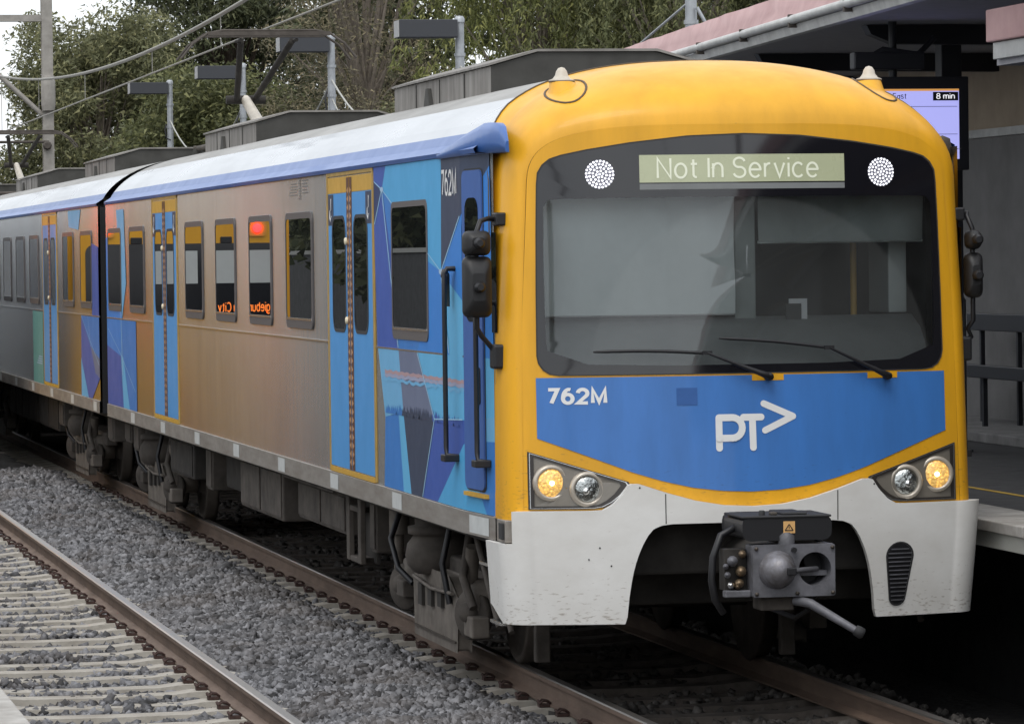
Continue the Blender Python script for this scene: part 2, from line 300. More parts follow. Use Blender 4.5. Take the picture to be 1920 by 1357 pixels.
GL = {'N': (.64, [[(0, 0), (0, 1), (.64, 0), (.64, 1)]]), 'o': (.56, [_arc(.28, .36, .28, .36, 0, 360, 24)]), 't': (.33, [[(.13, .93), (.13, .18)]+_arc(.27, .17, .14, .15, 180, 280, 6), [(0, .70), (.32, .70)]]), 'I': (.0, [[(0, 0), (0, 1)]]),
 'n': (.47, [[(0, 0), (0, .72)], [(0, .46)]+_arc(.235, .46, .235, .26, 180, 0)+[(.47, 0)]]), 'S': (.60, [_arc(.30, .755, .28, .245, 15, 255, 14)+_arc(.30, .265, .30, .265, 75, -165, 14)]), 'e': (.56, [[(.03, .385), (.555, .385)]+_arc(.28, .36, .28, .36, 5, 318, 22)]),
 'r': (.28, [[(0, 0), (0, .72)], [(0, .42)]+_arc(.26, .44, .26, .26, 170, 85, 6)]), 'v': (.5, [[(0, .72), (.25, 0), (.5, .72)]]), 'i': (.0, [[(0, 0), (0, .72)], [(0, .90), (0, 1.0)]]), 'c': (.52, [_arc(.28, .36, .28, .36, 42, 318, 20)]), 'm': (.8, [[(0, 0), (0, .72)], [(0, .46)]+_arc(.20, .46, .20, .26, 180, 0, 8)+[(.40, 0)], [(.40, .46)]+_arc(.60, .46, .20, .26, 180, 0, 8)+[(.80, 0)]]),
 'E': (.5, [[(.5, 1), (0, 1), (0, 0), (.5, 0)], [(0, .52), (.44, .52)]]), 'a': (.5, [_arc(.25, .30, .25, .30, 0, 360, 18), [(.5, .72), (.5, 0)]]), 's': (.44, [_arc(.22, .54, .20, .18, 20, 260, 10)+_arc(.22, .19, .22, .19, 80, -160, 10)]), 'C': (.66, [_arc(.36, .5, .36, .5, 48, 312, 22)]), 'g': (.5, [_arc(.25, .36, .25, .36, 0, 360, 18), [(.5, .72), (.5, -.1)]+_arc(.25, -.08, .25, .2, 0, -150, 8)]), 'b': (.5, [_arc(.25, .36, .25, .36, 0, 360, 18), [(0, 1), (0, 0)]]), 'u': (.47, [[(0, .72)]+_arc(.235, .26, .235, .26, 180, 360)+[(.47, .72)], [(.47, .72), (.47, 0)]]), 'y': (.5, [[(0, .72), (.25, 0)], [(.5, .72), (.12, -.28)]]),
 '7': (.56, [[(0, 1), (.56, 1), (.18, 0)]]), '6': (.58, [_arc(.29, .32, .29, .32, 0, 360, 22), _arc(.36, .34, .36, .66, 180, 75, 10)]), '2': (.58, [_arc(.29, .71, .29, .29, 175, -35, 14)+[(.0, .0), (.60, 0)]]), 'M': (.76, [[(0, 0), (0, 1), (.38, .06), (.76, 1), (.76, 0)]]), '8': (.56, [_arc(.28, .76, .24, .24, 0, 360, 18), _arc(.28, .26, .28, .26, 0, 360, 18)])}
def ribbon(pts, w_):
    if (Vector(pts[0])-Vector(pts[-1])).length < 1e-6: closed = True; pts = pts[:-1]
    else: closed = False
    n = len(pts); l, r = [], []
    for i in range(n):
        p = Vector(pts[i]); a = Vector(pts[i-1]) if (i or closed) else None; b = Vector(pts[(i+1) % n]) if (i < n-1 or closed) else None
        d1 = (p-a).normalized() if a is not None else (b-p).normalized(); d2 = (b-p).normalized() if b is not None else d1
        n1 = Vector((-d1.y, d1.x)); n2 = Vector((-d2.y, d2.x)); m_ = n1+n2; m_ = m_.normalized() if m_.length > 1e-4 else n1; k = min(2.2, 1/max(.3, m_.dot(n1)))
        l.append(tuple(p+m_*k*w_/2)); r.append(tuple(p-m_*k*w_/2))
    v = l+r; f = [(i, (i+1) % n, n+(i+1) % n, n+i) for i in range(n if closed else n-1)]
    return v, f
def lettering(name, s, fmap, m, parent, wt=.11, gap=.17):
    x = 0; v, f, lay = [], [], 0
    items = []
    for ch in s:
        if ch == ' ': x += .34; continue
        w_, st = GL[ch]
        for k, p in enumerate(st): items.append(([(a+x, b) for a, b in p], k))
        x += w_+gap+wt*.5
    tot = x-gap-wt*.5
    mb = MB()
    for p, k in items:
        vv, ff = ribbon(p, wt); mb.add([fmap(a/tot, b, k) for a, b in vv], ff, m)
    return mb.build(name, parent)

# ================================================================== SETTING
HW = 1.525
kind(MB().grid([[(x, y, -.30) for x in (-600, -40, -12, -3, 3, 12, 40, 600)] for y in (-300, -60, -10, 30, 100, 400, 1500)], 'ballast_bed', False).build('ground'))
LT = -3.655     # centre line of the neighbouring track
# rails (profile swept along Y)
def make_rail(x, y0, y1, label):
    hgt = [(-.07, -.16), (-.07, -.148), (-.012, -.125), (-.010, -.045), (-.036, -.034), (-.036, -.008), (-.028, 0), (.028, 0), (.036, -.008), (.036, -.034), (.010, -.045), (.012, -.125), (.07, -.148), (.07, -.16)]
    mb = MB(); ys = [y0, y1]
    for i in range(len(hgt)-1):
        (a, b), (c, d) = hgt[i], hgt[i+1]
        mb.add([(x+a, y0, b), (x+c, y0, d), (x+c, y1, d), (x+a, y1, b)], [(0, 1, 2, 3)], 'rail_top' if b > -.0085 and d > -.0085 else 'rail_side')
    o = mb.build('rail'); tag(o, label, 'rail', 'running rails'); return o
make_rail(-.835, -40, 140, 'brown steel rail under the near side of the yellow and blue train')
make_rail(.835, -40, 140, 'brown steel rail under the platform side of the yellow and blue train')
make_rail(LT+.835, -40, 140, 'bright topped rail in the left foreground between gravel and pale sleepers')
make_rail(LT-.835, -40, 140, 'rail hard against the near platform edge, mostly hidden')
# sleepers
def sleeper_mesh(m, mid=None):
    mb = MB(); xs = [-1.33, -1.15, -1.02, -.66, -.5, 0, .5, .66, 1.02, 1.15, 1.33]; zt = [-.20, -.185, -.165, -.165, -.182, -.186, -.182, -.165, -.165, -.185, -.20]
    rows = []
    for dy, dz in ((-.13, -.12), (-.105, 0), (.105, 0), (.13, -.12)): rows.append([(x, dy, z+dz) for x, z in zip(xs, zt)])
    mb.grid([r[:4] for r in rows], m, False); mb.grid([r[3:8] for r in rows], mid or m, False); mb.grid([r[7:] for r in rows], mid or m, False); mb.add([r[0] for r in rows], [(0, 1, 2, 3)], m); mb.add([r[-1] for r in rows], [(3, 2, 1, 0)], m)  # oil-stained middle; platform-side end painted just as dark for the shade there
    o = mb.build('sleeper'); me = o.data; bpy.data.objects.remove(o); return me
SL = sleeper_mesh('concrete_sleeper'); SLD = sleeper_mesh('concrete_sleeper', 'oily_shaded_sleeper')
cm = MB()   # rusty spring clip: coil leaning on the rail foot
for k in (-1, 1): cm.tube([(-.02, k*.03, 0), (-.05, k*.045, .03), (-.015, k*.05, .055), (.03, k*.035, .045), (.06, k*.02, .02)], .013, 'rust', 6)
cm.tube([(-.045, -.05, .02), (-.065, 0, .05), (-.045, .05, .02)], .016, 'rust', 6); cm.box(-.06, .05, -.06, .06, -.012, .018, 'rust')
cm.v = [(a*.66, b*.60, c*.66) for a, b, c in cm.v]
o = cm.build('clip'); CLIP = o.data; bpy.data.objects.remove(o)
def lay_sleepers(x, y0, y1, lab, grp, me, clipx, far):
    y = y0; i = 0
    while y < y1:
        s = bpy.data.objects.new('sleeper', me if not callable(me) else me(y)); C.objects.link(s); s.location = (x+rng.normal(0, .012), y+rng.normal(0, .012), rng.normal(0, .004)); s.rotation_euler.z = rng.normal(0, .004); tag(s, lab, 'sleeper', grp)
        if y < far:
            for cx in clipx:
                c = bpy.data.objects.new('clip', CLIP); C.objects.link(c); c.parent = s; c.location = (cx, 0, -.155)
                if cx > .8 or (-.8 < cx < 0): c.rotation_euler.z = math.pi
        y += .62; i += 1
lay_sleepers(LT, -3.0, 42, 'pale concrete sleeper of the empty track in the left foreground', 'sleepers of the empty track', SL, (.835-.115, .835+.115), 30)
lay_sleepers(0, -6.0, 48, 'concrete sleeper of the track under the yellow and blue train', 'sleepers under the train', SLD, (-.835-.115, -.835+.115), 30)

# ballast stones
def stones(name, n, xr, yr, zf, smin, smax, m='ballast'):
    base = np.array([(-1, -1, -1), (1, -1, -1), (1, 1, -1), (-1, 1, -1), (-1, -1, 1), (1, -1, 1), (1, 1, 1), (-1, 1, 1)], float)*.5
    fq = np.array([(0, 3, 2, 1), (4, 5, 6, 7), (0, 1, 5, 4), (1, 2, 6, 5), (2, 3, 7, 6), (3, 0, 4, 7)])
    x = rng.uniform(*xr, n); u = rng.uniform(0, 1, n); y = yr[0]+(yr[1]-yr[0])*u**1.25
    v = base[None]+rng.uniform(-.3, .3, (n, 8, 3)); sc = rng.uniform(smin, smax, (n, 1, 1))*rng.uniform(.6, 1.25, (n, 1, 3))
    sc *= (1+.012*np.maximum(0, y-8))[:, None, None]
    v = v*sc
    a = rng.normal(size=(n, 4)); a /= np.linalg.norm(a, axis=1, keepdims=True); q0, q1, q2, q3 = a.T
    Rm = np.stack([1-2*(q2*q2+q3*q3), 2*(q1*q2-q0*q3), 2*(q1*q3+q0*q2), 2*(q1*q2+q0*q3), 1-2*(q1*q1+q3*q3), 2*(q2*q3-q0*q1), 2*(q1*q3-q0*q2), 2*(q2*q3+q0*q1), 1-2*(q1*q1+q2*q2)], -1).reshape(n, 3, 3)
    v = np.einsum('nij,nkj->nki', Rm, v); z = zf(x, y)+rng.uniform(-.022, .018, n)
    v += np.stack([x, y, z], -1)[:, None, :]
    f = (fq[None]+8*np.arange(n)[:, None, None]).reshape(-1, 4)
    return kind(np_mesh(name, v.reshape(-1, 3), f, m), 'stuff')
def lump(x, y): return .014*np.sin(x*5.1+y*2.3)+.012*np.sin(x*2.2-y*3.7+1)+.008*np.sin(7*y+x)
def zmid(x, y):
    t = np.clip(np.minimum(x-(-2.66), -1.02-x)/.35, 0, 1); return -.235+.085*t+lump(x, y)*(.3+t)
def zcrib(x, y): 
    # between sleepers: fall away over the sleeper tops so that the sleepers stay visible
    return -.226+lump(x, y)*.9
def bed(name, x0, x1, zf, label):
    xs = np.linspace(x0, x1, 24); ys = np.linspace(-14, 60, 220); X, Y = np.meshgrid(xs, ys); Z = zf(X, Y)-.03
    v = np.stack([X, Y, Z], -1).reshape(-1, 3); a, b = X.shape; ii = np.arange(a*b).reshape(a, b)
    f = np.stack([ii[:-1, :-1], ii[:-1, 1:], ii[1:, 1:], ii[1:, :-1]], -1).reshape(-1, 4); return kind(np_mesh(name, v, f, 'ballast_bed'))
bed('ballast_mound', -2.75, -.95, zmid, ''); 
so_ = stones('ballast_stones', 62000, (-2.72, -.94), (-1.5, 34), zmid, .026, .056)
so_['label'] = 'grey crushed stone heaped between the two tracks'
so_ = stones('ballast_stones', 24000, (-5.1, -2.74), (-2.5, 26), zcrib, .028, .056); so_['label'] = 'grey crushed stone between the pale sleepers'
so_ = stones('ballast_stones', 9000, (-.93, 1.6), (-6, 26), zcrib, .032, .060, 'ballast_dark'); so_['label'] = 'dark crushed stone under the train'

# platforms
def platform_far():
    o = thing('platform', 'grey station platform with pale worn edge beside the train', 'platform', (1.62, 0, 1.05))
    mb = MB(); mb.box(.502, 24, -45, 130, -.03, 0, 'asphalt'); mb.build('paving', o)
    y = -45
    cop = None
    while y < 100:
        b = MB().box(0, .50, y+.006, y+1.194, -.07, .004+rng.uniform(-.003, .003), 'coping').build('coping_stone', o, .008)
        y += 1.2
    MB().box(.03, .14, -45, 130, -.17, -.073, 'fascia_conc').build('edge_beam', o)
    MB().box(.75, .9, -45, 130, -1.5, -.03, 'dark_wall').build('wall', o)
    MB().box(1.0, 1.05, -45, 130, .001, .004, 'yellow_line').build('painted_line', o)
    MB().box(3.25, 4.38, -20, 60, .0, .09, 'plinth').build('step', o, .01)
platform_far()
def platform_near():
    o = thing('platform', 'near platform with pale concrete edge cut by the lower left corner', 'platform', (-5.2, 0, 1.08))
    MB().box(-9, -.45, -60, 130, -.03, 0, 'asphalt').build('paving', o)
    y = -45
    while y < 60:
        MB().box(-.45, 0, y+.006, y+1.494, -.12, .004, 'coping').build('coping_stone', o, .008); y += 1.5
    MB().box(-.5, -.25, -60, 130, -1.4, -.12, 'fascia_conc').build('wall', o)
platform_near()
# wall and hedge of trees across the near platform (seen only as reflections in the train)
o = thing('boundary_wall', 'grey wall with pale capping along the back of the near platform', 'wall', (-12.5, 0, 0))
MB().box(-.15, .1, -40, 140, 0, 2.85, 'fence_grey').build('wall', o); MB().box(-.2, .15, -40, 140, 2.853, 2.95, 'wall_cap').build('capping', o)

# ================================================================== TRAIN
def frontY(X, Z): return -.10+.05*(Z-2.2)-.18*(1-(X/1.27)**2)
def on_front(off): return lambda X, Z: (X, frontY(X, Z)-off, Z)
def SXc(Y): return HW-.06*(1.0-Y) if Y < 1.0 else HW     # the cab narrows slightly in plan
def ytr(Y): return Y if Y >= 1.0 else 1-(1-Y)*1.28
def side_map(sx, s, off):
    if sx is SXc: return lambda Y, Z: (s*(SXc(ytr(Y))+off), ytr(Y), Z)
    return lambda Y, Z: (s*(sx(Y)+off), Y, Z)

def add_window(root, sx, s, y0, y1, z0, z1, hopper=True):
    fo = side_map(sx, s, .0095); fi = side_map(sx, s, .0068); fb = side_map(sx, s, -.01)
    out = rrect(y0, y1, z0, z1, .075); pad = .034
    inn = rrect(y0+pad, y1-pad, z0+.075, z1-(.05 if hopper else .04), .06)
    mb = MB(); mb.ring(out, inn, fo, 'window_frame'); mb.ring(out, out, fo, 'window_frame', fi=fb); mb.ring(inn, inn, fo, 'rubber', fi=fi)
    fr = mb.build('window', root)
    MB().add([fi(*p) for p in inn], [tuple(range(len(inn)))], 'side_glass').build('pane', fr)
    sl = rrect(y0+pad, y1-pad, z0+.062, z0+.080, .008, 2); MB().prism(sl, side_map(sx, s, .0125), fi, 'silver').build('sill', fr)
    return fr

def add_door(root, sx, s, y0, y1, z0=1.19, z1=3.345, signs=True):
    # tan frame, two blue leaves with tall panes and a patterned strip at the meeting edge
    fm = MB(); e = .06
    for a, b, c, d in ((y0-e, y0, z0-.04, z1+.03), (y1, y1+e, z0-.04, z1+.03)): fm.prism([(a, c), (b, c), (b, d), (a, d)], side_map(sx, s, .006), side_map(sx, s, -.02), 'trim_tan')
    fm.prism([(y0-e, z1), (y1+e, z1), (y1+e, z1+.03), (y0-e, z1+.03)], side_map(sx, s, .0055), side_map(sx, s, -.02), 'trim_tan')
    fm.prism([(y0, z0-.045), (y1, z0-.045), (y1, z0-.008), (y0, z0-.008)], side_map(sx, s, .008), side_map(sx, s, -.02), 'door_yellow')
    fm.build('door_frame', root)
    ym = (y0+y1)/2
    for a, b, inner in ((y0+.015, ym-.01, 1), (ym+.01, y1-.015, -1)):
        lf = MB(); fo = side_map(sx, s, .004)
        lf.prism([(a, z0), (b, z0), (b, z1-.13), (a, z1-.13)], fo, side_map(sx, s, -.02), 'door_blue')
        lf.prism([(a, z1-.128), (b, z1-.128), (b, z1-.01), (a, z1-.01)], fo, side_map(sx, s, -.02), 'door_yellow')
        leaf = lf.build('door_leaf', root)
        # inner edge sits at the meeting line
        i0 = b if inner == 1 else a; sg = -1 if inner == 1 else 1
        q0, q1 = sorted((i0+sg*.17, i0+sg*.80)); out = rrect(q0, q1, 2.19, 3.05, .13, 6); inn = rrect(q0+.03, q1-.03, 2.215, 3.025, .11, 6)
        w_ = MB(); w_.ring(out, inn, side_map(sx, s, .0075), 'rubber'); w_.ring(out, out, side_map(sx, s, .0075), 'rubber', fi=side_map(sx, s, .003)); w_.add([side_map(sx, s, .0055)(*p) for p in inn], [tuple(range(len(inn)))], 'side_glass'); w_.build('pane', leaf)
        st = MB(); q0, q1 = sorted((i0, i0+sg*.115)); st.add([side_map(sx, s, .0055)(*p) for p in ((q0, z0), (q1, z0), (q1, z1-.02), (q0, z1-.02))], [(0, 1, 2, 3)], 'strip_brown')
        z = z0+.03; 
        while z < z1-.14:
            st.add([side_map(sx, s, .0068)(*p) for p in ((i0+sg*.012, z), (i0+sg*.10, z+.026), (i0+sg*.012, z+.052))], [(0, 1, 2)], 'strip_tan'); z += .062
        st.build('patterned_strip', leaf)
        if signs:
            q0, q1 = sorted((i0+sg*.99, i0+sg*.72)); q0, q1 = max(q0, a+.005), min(q1, b-.005)
            sb = MB(); sb.add([side_map(sx, s, .0055)(*p) for p in ((q0, 2.98), (q1, 2.98), (q1, 3.21), (q0, 3.21))], [(0, 1, 2, 3)], 'f_slate')
            cy = (q0+q1)/2
            ln = [(cy-.03, 3.05), (cy, 3.01), (cy+.04, 3.04), (cy+.03, 3.09), (cy-.02, 3.10), (cy-.02, 3.18)]
            sb.tube([side_map(sx, s, .006)(*p) for p in ln], .0045, 'lettering_white', 4); sb.build('door_sign', leaf)
    for z in (2.86, 2.28):
        MB().lathe([(.0, .018), (.018, .017), (.028, .01), (.028, 0)], side_map(sx, s, .004)(ym+.14*(1 if s < 0 else 1), z), (s, 0, 0), 'cream', 12).build('door_button', root)

ROOF = []
def roof_profile(n=14):
    pts = [(HW+.012, 3.372), (HW+.02, 3.40)]
    for k in range(n+1):
        a = math.radians(17+73*k/n); pts.append((HW*math.cos(a)**(2/2.25), 3.2+.75*math.sin(a)**(2/2.25)))
    return pts
def make_roof(root, y0, y1, nose=False):
    pr = roof_profile(); ys = [y0]+[y0+(y1-y0)*k/12 for k in range(1, 13)]; o = MB()
    for s in (-1, 1):
        for i in range(len(pr)-1):
            zc = (pr[i][1]+pr[i+1][1])/2
            m = 'roof_blue' if zc < 3.49 else 'roof_white' if zc < 3.755 else 'roof_grey'
            yb = lambda y, z: (y0+.68*max(0, (z-3.2)/.75) if (nose and y == y0) else y)
            o.grid([[(s*pr[i][0], yb(y, pr[i][1]), pr[i][1]) for y in ys], [(s*pr[i+1][0], yb(y, pr[i+1][1]), pr[i+1][1]) for y in ys]], m, True)
    r = o.build('roof', root)
    ln = MB()
    for s in (-1, 1): ln.grid([[(s*(HW+.012), y, 3.372) for y in ys], [(s*(HW-.03), y, 3.365) for y in ys]], 'rubber', False)
    ln.build('gutter', r)
    # low weld ridge along the roof
    rg = MB()
    for s in (-1, 1): rg.tube([(s*1.005, y0+.8, 3.765), (s*1.005, y1-.1, 3.765)], .012, 'roof_grey', 6)
    rg.build('roof_seam', r)
    return r
def make_unit(root, y0, y1):
    # air conditioning housing: pale slatted side at one end, dark hood, sloping shoulders
    hw = .76; cs = [(-hw, 3.80), (-hw, 4.06), (-.42, 4.155), (.42, 4.155), (hw, 4.06), (hw, 3.80)]
    mb = MB(); a = [(x, y0, z) for x, z in cs]; b = [(x, y1, z) for x, z in cs]
    n = len(cs)
    mb.add(a, [tuple(range(n))], 'unit_dark'); mb.add(b, [tuple(range(n))[::-1]], 'unit_dark')
    for i in range(n-1): mb.add([a[i], a[i+1], b[i+1], b[i]], [(0, 1, 2, 3)], 'unit_light' if i in (0, 4) else 'unit_dark')
    u = mb.build('air_conditioner', root, .015)
    MB().prism([(-hw-.02, 4.062), (-.43, 4.160), (.43, 4.160), (hw+.02, 4.062), (hw+.02, 4.078), (.43, 4.178), (-.43, 4.178), (-hw-.02, 4.078)], lambda x, z: (x, y0-.02, z), lambda x, z: (x, y1+.02, z), 'unit_light').build('lid', u)
    for s in (-1, 1):
        for k in range(1, 4):
            yy = y0+(y1-y0)*k/4; MB().box(s*hw, s*(hw+.006), yy-.012, yy+.012, 3.82, 4.05, 'unit_dark').build('joint', u)
        yy = y0+(y1-y0)*.60; MB().prism([(yy-.16, 3.82), (yy+.16, 3.82), (yy+.04, 4.0), (yy-.04, 4.0)], lambda y, z: (s*(hw+.03), y, z), lambda y, z: (s*hw, y, z), 'unit_dark').build('bracket', u)
        for yy in (y0+.7, y0+1.6): MB().prism([(yy-.22, 3.80), (yy+.22, 3.80), (yy+.14, 3.86), (yy-.16, 3.85)], lambda y, z: (s*(hw+.035), y, z), lambda y, z: (s*hw, y, z), 'unit_dark').build('bracket', u)
    return u
def make_bogie(root, yc, front=False):
    b = MB()
    for s in (-1, 1):
        b.box(s*.93, s*1.07, yc-1.75, yc+1.75, .46, .62, 'under_grey'); b.box(s*.90, s*1.10, yc-.55, yc+.55, .40, .66, 'under_grey')
    b.box(-1.0, 1.0, yc-.3, yc+.3, .42, .62, 'under_dark')
    bg_ = b.build('bogie', root, .02)
    for dy in (-1.25, 1.25):
        for s in (-1, 1):
            x = s*.80
            MB().lathe([(.0, -.07), (.44, -.07), (.46, -.055), (.43, -.03), (.43, .05), (.40, .068), (.37, .04), (.18, .02), (.14, .09), (0, .09)], (x, yc+dy, .43), (s, 0, 0), 'wheel_steel', 28, False).build('wheel', bg_)
            MB().lathe([(0, .26), (.12, .26), (.15, .22), (.15, .0), (0, 0)], (s*.92, yc+dy, .43), (s, 0, 0), 'bogie_grey', 16, False).build('axle_box', bg_)
            d = MB(); d.lathe([(.0, .03), (.16, .03), (.17, .02), (.17, -.02), (.0, -.02)], (s*1.16, yc+dy*1.04, .34), (s, .6*(-1), 0), 'under_grey', 24, False); d.lathe([(.0, .09), (.06, .09), (.08, .03)], (s*1.16, yc+dy*1.04, .36), (s, -.6, 0), 'under_grey', 12, False); d.build('disc', bg_)
        MB().tube([(-.75, yc+dy, .43), (.75, yc+dy, .43)], .08, 'under_dark', 12).build('axle', bg_)
    for s in (-1, 1):
        MB().lathe([(.17, .44), (.18, .36), (.18, .30), (.23, .29), (.23, .24), (.19, .23), (.235, .17), (.25, .09), (.235, .02), (.19, -.03), (.17, -.04)], (s*1.12, yc+.12, .56), (0, 0, 1), 'under_grey', 28).build('air_spring', bg_)
        p = MB(); p.prism([(yc-1.0, .07), (yc+.62, .07), (yc+.66, .46), (yc+.4, .55), (yc-.7, .55), (yc-1.05, .42)], lambda y, z: (s*1.22, y, z), lambda y, z: (s*1.12, y, z), 'bogie_grey'); pl = p.build('guard_plate', bg_, .015)
        for k in range(3): MB().box(s*1.22, s*1.245, yc-.55+.38*k, yc-.40+.38*k, .33-.02*k, .44, 'under_dark').build('lug', pl)
        MB().tube([(s*1.25, yc-1.0, .46), (s*1.25, yc-.2, .44), (s*1.25, yc+.5, .48)], .014, 'bogie_grey', 6).build('pipe', pl); MB().box(s*1.222, s*1.232, yc-.98, yc+.58, .12, .135, 'wheel_steel').build('strip', pl)
        for pts, r_, m_h in (([(s*1.2, yc+1.2, .95), (s*1.3, yc+1.15, .7), (s*1.28, yc+.95, .5), (s*1.2, yc+.8, .4)], .022, 'black'), ([(s*1.2, yc-.75, .95), (s*1.28, yc-.8, .65), (s*1.24, yc-.85, .38)], .022, 'black'), ([(s*1.15, yc-1.2, .95), (s*1.24, yc-1.35, .6), (s*1.2, yc-1.5, .4)], .03, 'under_grey')): MB().tube(pts, r_, m_h, 8).build('hose', bg_)
        dm = MB(); dm.tube([(s*1.2, yc+1.35, .95), (s*1.2, yc+1.35, .72)], .075, 'bogie_grey', 12); dm.tube([(s*1.2, yc+1.35, .72), (s*1.2, yc+1.4, .45)], .035, 'bogie_grey', 10); dm.build('damper', bg_)
        a = MB(); a.tube([(s*1.17, yc-1.35, .80), (s*1.17, yc-1.15, .30)], .05, 'bogie_grey', 8); a.box(s*1.10, s*1.22, yc-1.55, yc-1.15, .20, .34, 'bogie_grey'); a.build('brake_unit', bg_, .01); MB().box(s*1.12, s*1.24, yc+1.0, yc+1.3, .28, .40, 'under_grey').build('brake_pad', bg_, .01)
def under_box(root, y0, y1, z0, z1, m='under_grey', xo=1.34, xi=.5, name='equipment_box', left_only=False):
    for s in ((-1,) if left_only else (-1, 1)):
        o = MB().box(s*xo, s*xi, y0, y1, z0, z1, m).build(name, root, .015)
        n = max(1, int((y1-y0)/1.1))
        for k in range(n):
            a = y0+(y1-y0)*(k+.04)/n; b = y0+(y1-y0)*(k+.96)/n
            MB().box(s*xo, s*(xo+.012), a, b, z0+.03, z1-.04, m).build('cover', o, .005)

def side_base(root, sx, ya, yb, bits):
    ys = sorted(set([ya, yb]+[v for v in (.3, .5, .75, 1.0) if ya < v < yb]+list(np.linspace(max(1.0, ya), yb, 16)[1:])))
    for s in (-1, 1):
        mb = MB(); mb.grid([[(s*sx(y), y, z) for y in ys] for z in (1.14, 1.7, 2.11, 2.6, 3.385)], 'steel', False)
        wl = mb.build('side_panel', root)
        sb = MB(); sb.grid([[(s*(sx(y)+.012), y, z) for y in ys] for z in (1.0, 1.138)], 'solebar_grey', False); sb.grid([[(s*x if x else s*(sx(y)+.012), y, z) for y in ys] for x, z in ((0, 1.0), (1.2, .985))], 'under_dark', False)
        sb.grid([[(s*(sx(y)+.012), y, 1.138) for y in ys], [(s*sx(y), y, 1.141) for y in ys]], 'solebar_grey', False)
        sl = sb.build('sole_bar', root)
        y = max(ya, 0)+.30
        while y < yb-.3:
            st = MB().add([side_map(sx, s, .0145)(*p) for p in ((y, 1.015), (y+.38, 1.015), (y+.38, 1.125), (y, 1.125))], [(0, 1, 2, 3)], 'sticker').build('sticker', sl); y += 2.75
        for a, b in bits:
            MB().prism([(a, 2.103), (b, 2.103), (b, 2.115), (a, 2.115)], side_map(sx, s, .006), side_map(sx, s, -.01), 'silver').build('belt_moulding', wl)
def clipY(poly, y, above):
    out = []; ins = (lambda p: p[0] >= y) if above else (lambda p: p[0] <= y)
    for i, a in enumerate(poly):
        b = poly[(i+1) % len(poly)]
        if ins(a): out.append(a)
        if ins(a) != ins(b): t = (y-a[0])/(b[0]-a[0]); out.append((y, a[1]+(b[1]-a[1])*t))
    return out
def facets(root, sx, s, lst, name='livery'):
    mb = MB()
    for m, poly, off in lst:
        for q in (clipY(poly, 1.0, True), clipY(poly, 1.0, False)):
            if len(q) > 2: mb.add([side_map(sx, s, off)(*p) for p in q], [tuple(range(len(q)))], m)
    return mb.build(name, root)
WL = [0]
def wline(a, b, w_, m='f_line', off=.0052):
    WL[0] += 1; off = .0051+.00012*(WL[0] % 12)
    d = Vector((b[0]-a[0], b[1]-a[1])).normalized(); n = Vector((-d.y, d.x))*w_
    return (m, [(a[0]-n.x*4, a[1]-n.y), (b[0]-n.x*4, b[1]-n.y), (b[0]+n.x*4, b[1]+n.y), (a[0]+n.x*4, a[1]+n.y)], off)
const = lambda Y: HW

def radial(poly, c, ang):
    dx, dz = math.cos(ang), math.sin(ang); best = None; n = len(poly)
    for i in range(n):
        (x1, z1), (x2, z2) = poly[i], poly[(i+1) % n]; ex, ez = x2-x1, z2-z1; den = dx*ez-dz*ex
        if abs(den) < 1e-12: continue
        t = ((x1-c[0])*ez-(z1-c[1])*ex)/den; u = ((x1-c[0])*dz-(z1-c[1])*dx)/den
        if t > 0 and -1e-9 <= u <= 1+1e-9 and (best is None or t > best): best = t
    return (c[0]+dx*best, c[1]+dz*best)

# ---------------------------------------------------------------- leading car
car = thing('train_car', 'leading train car with yellow and blue front and brushed steel side', 'train car', (0, 0, 0), 'cars of the yellow and blue train')
L1 = 22.55
side_base(car, SXc, .18, L1, ((.95, 4.27), (6.43, 15.85), (18.03, L1-.02)))
make_roof(car, .27, L1, True)
boxpart('floor', car, (-1.45, 1.45, .5, L1, .96, 1.1), 'under_dark', 0)
boxpart('end_wall', car, (-1.5, 1.5, L1-.04, L1, 1.0, 3.35), 'black', 0)
make_unit(car, 3.85, 7.8); make_unit(car, 15.7, 19.6)
for y0, y1 in ((7.18, 8.57), (9.41, 10.74), (11.64, 12.96), (13.9, 15.22), (18.74, 20.12), (20.95, 22.30)):
    for s in (-1, 1): add_window(car, SXc, s, y0, y1, 2.19, 3.10)
for s in (-1, 1):
    add_window(car, SXc, s, 2.16, 3.55, 2.18, 3.115, False)
    add_door(car, SXc, s, 4.36, 6.36); add_door(car, SXc, s, 15.93, 17.93)
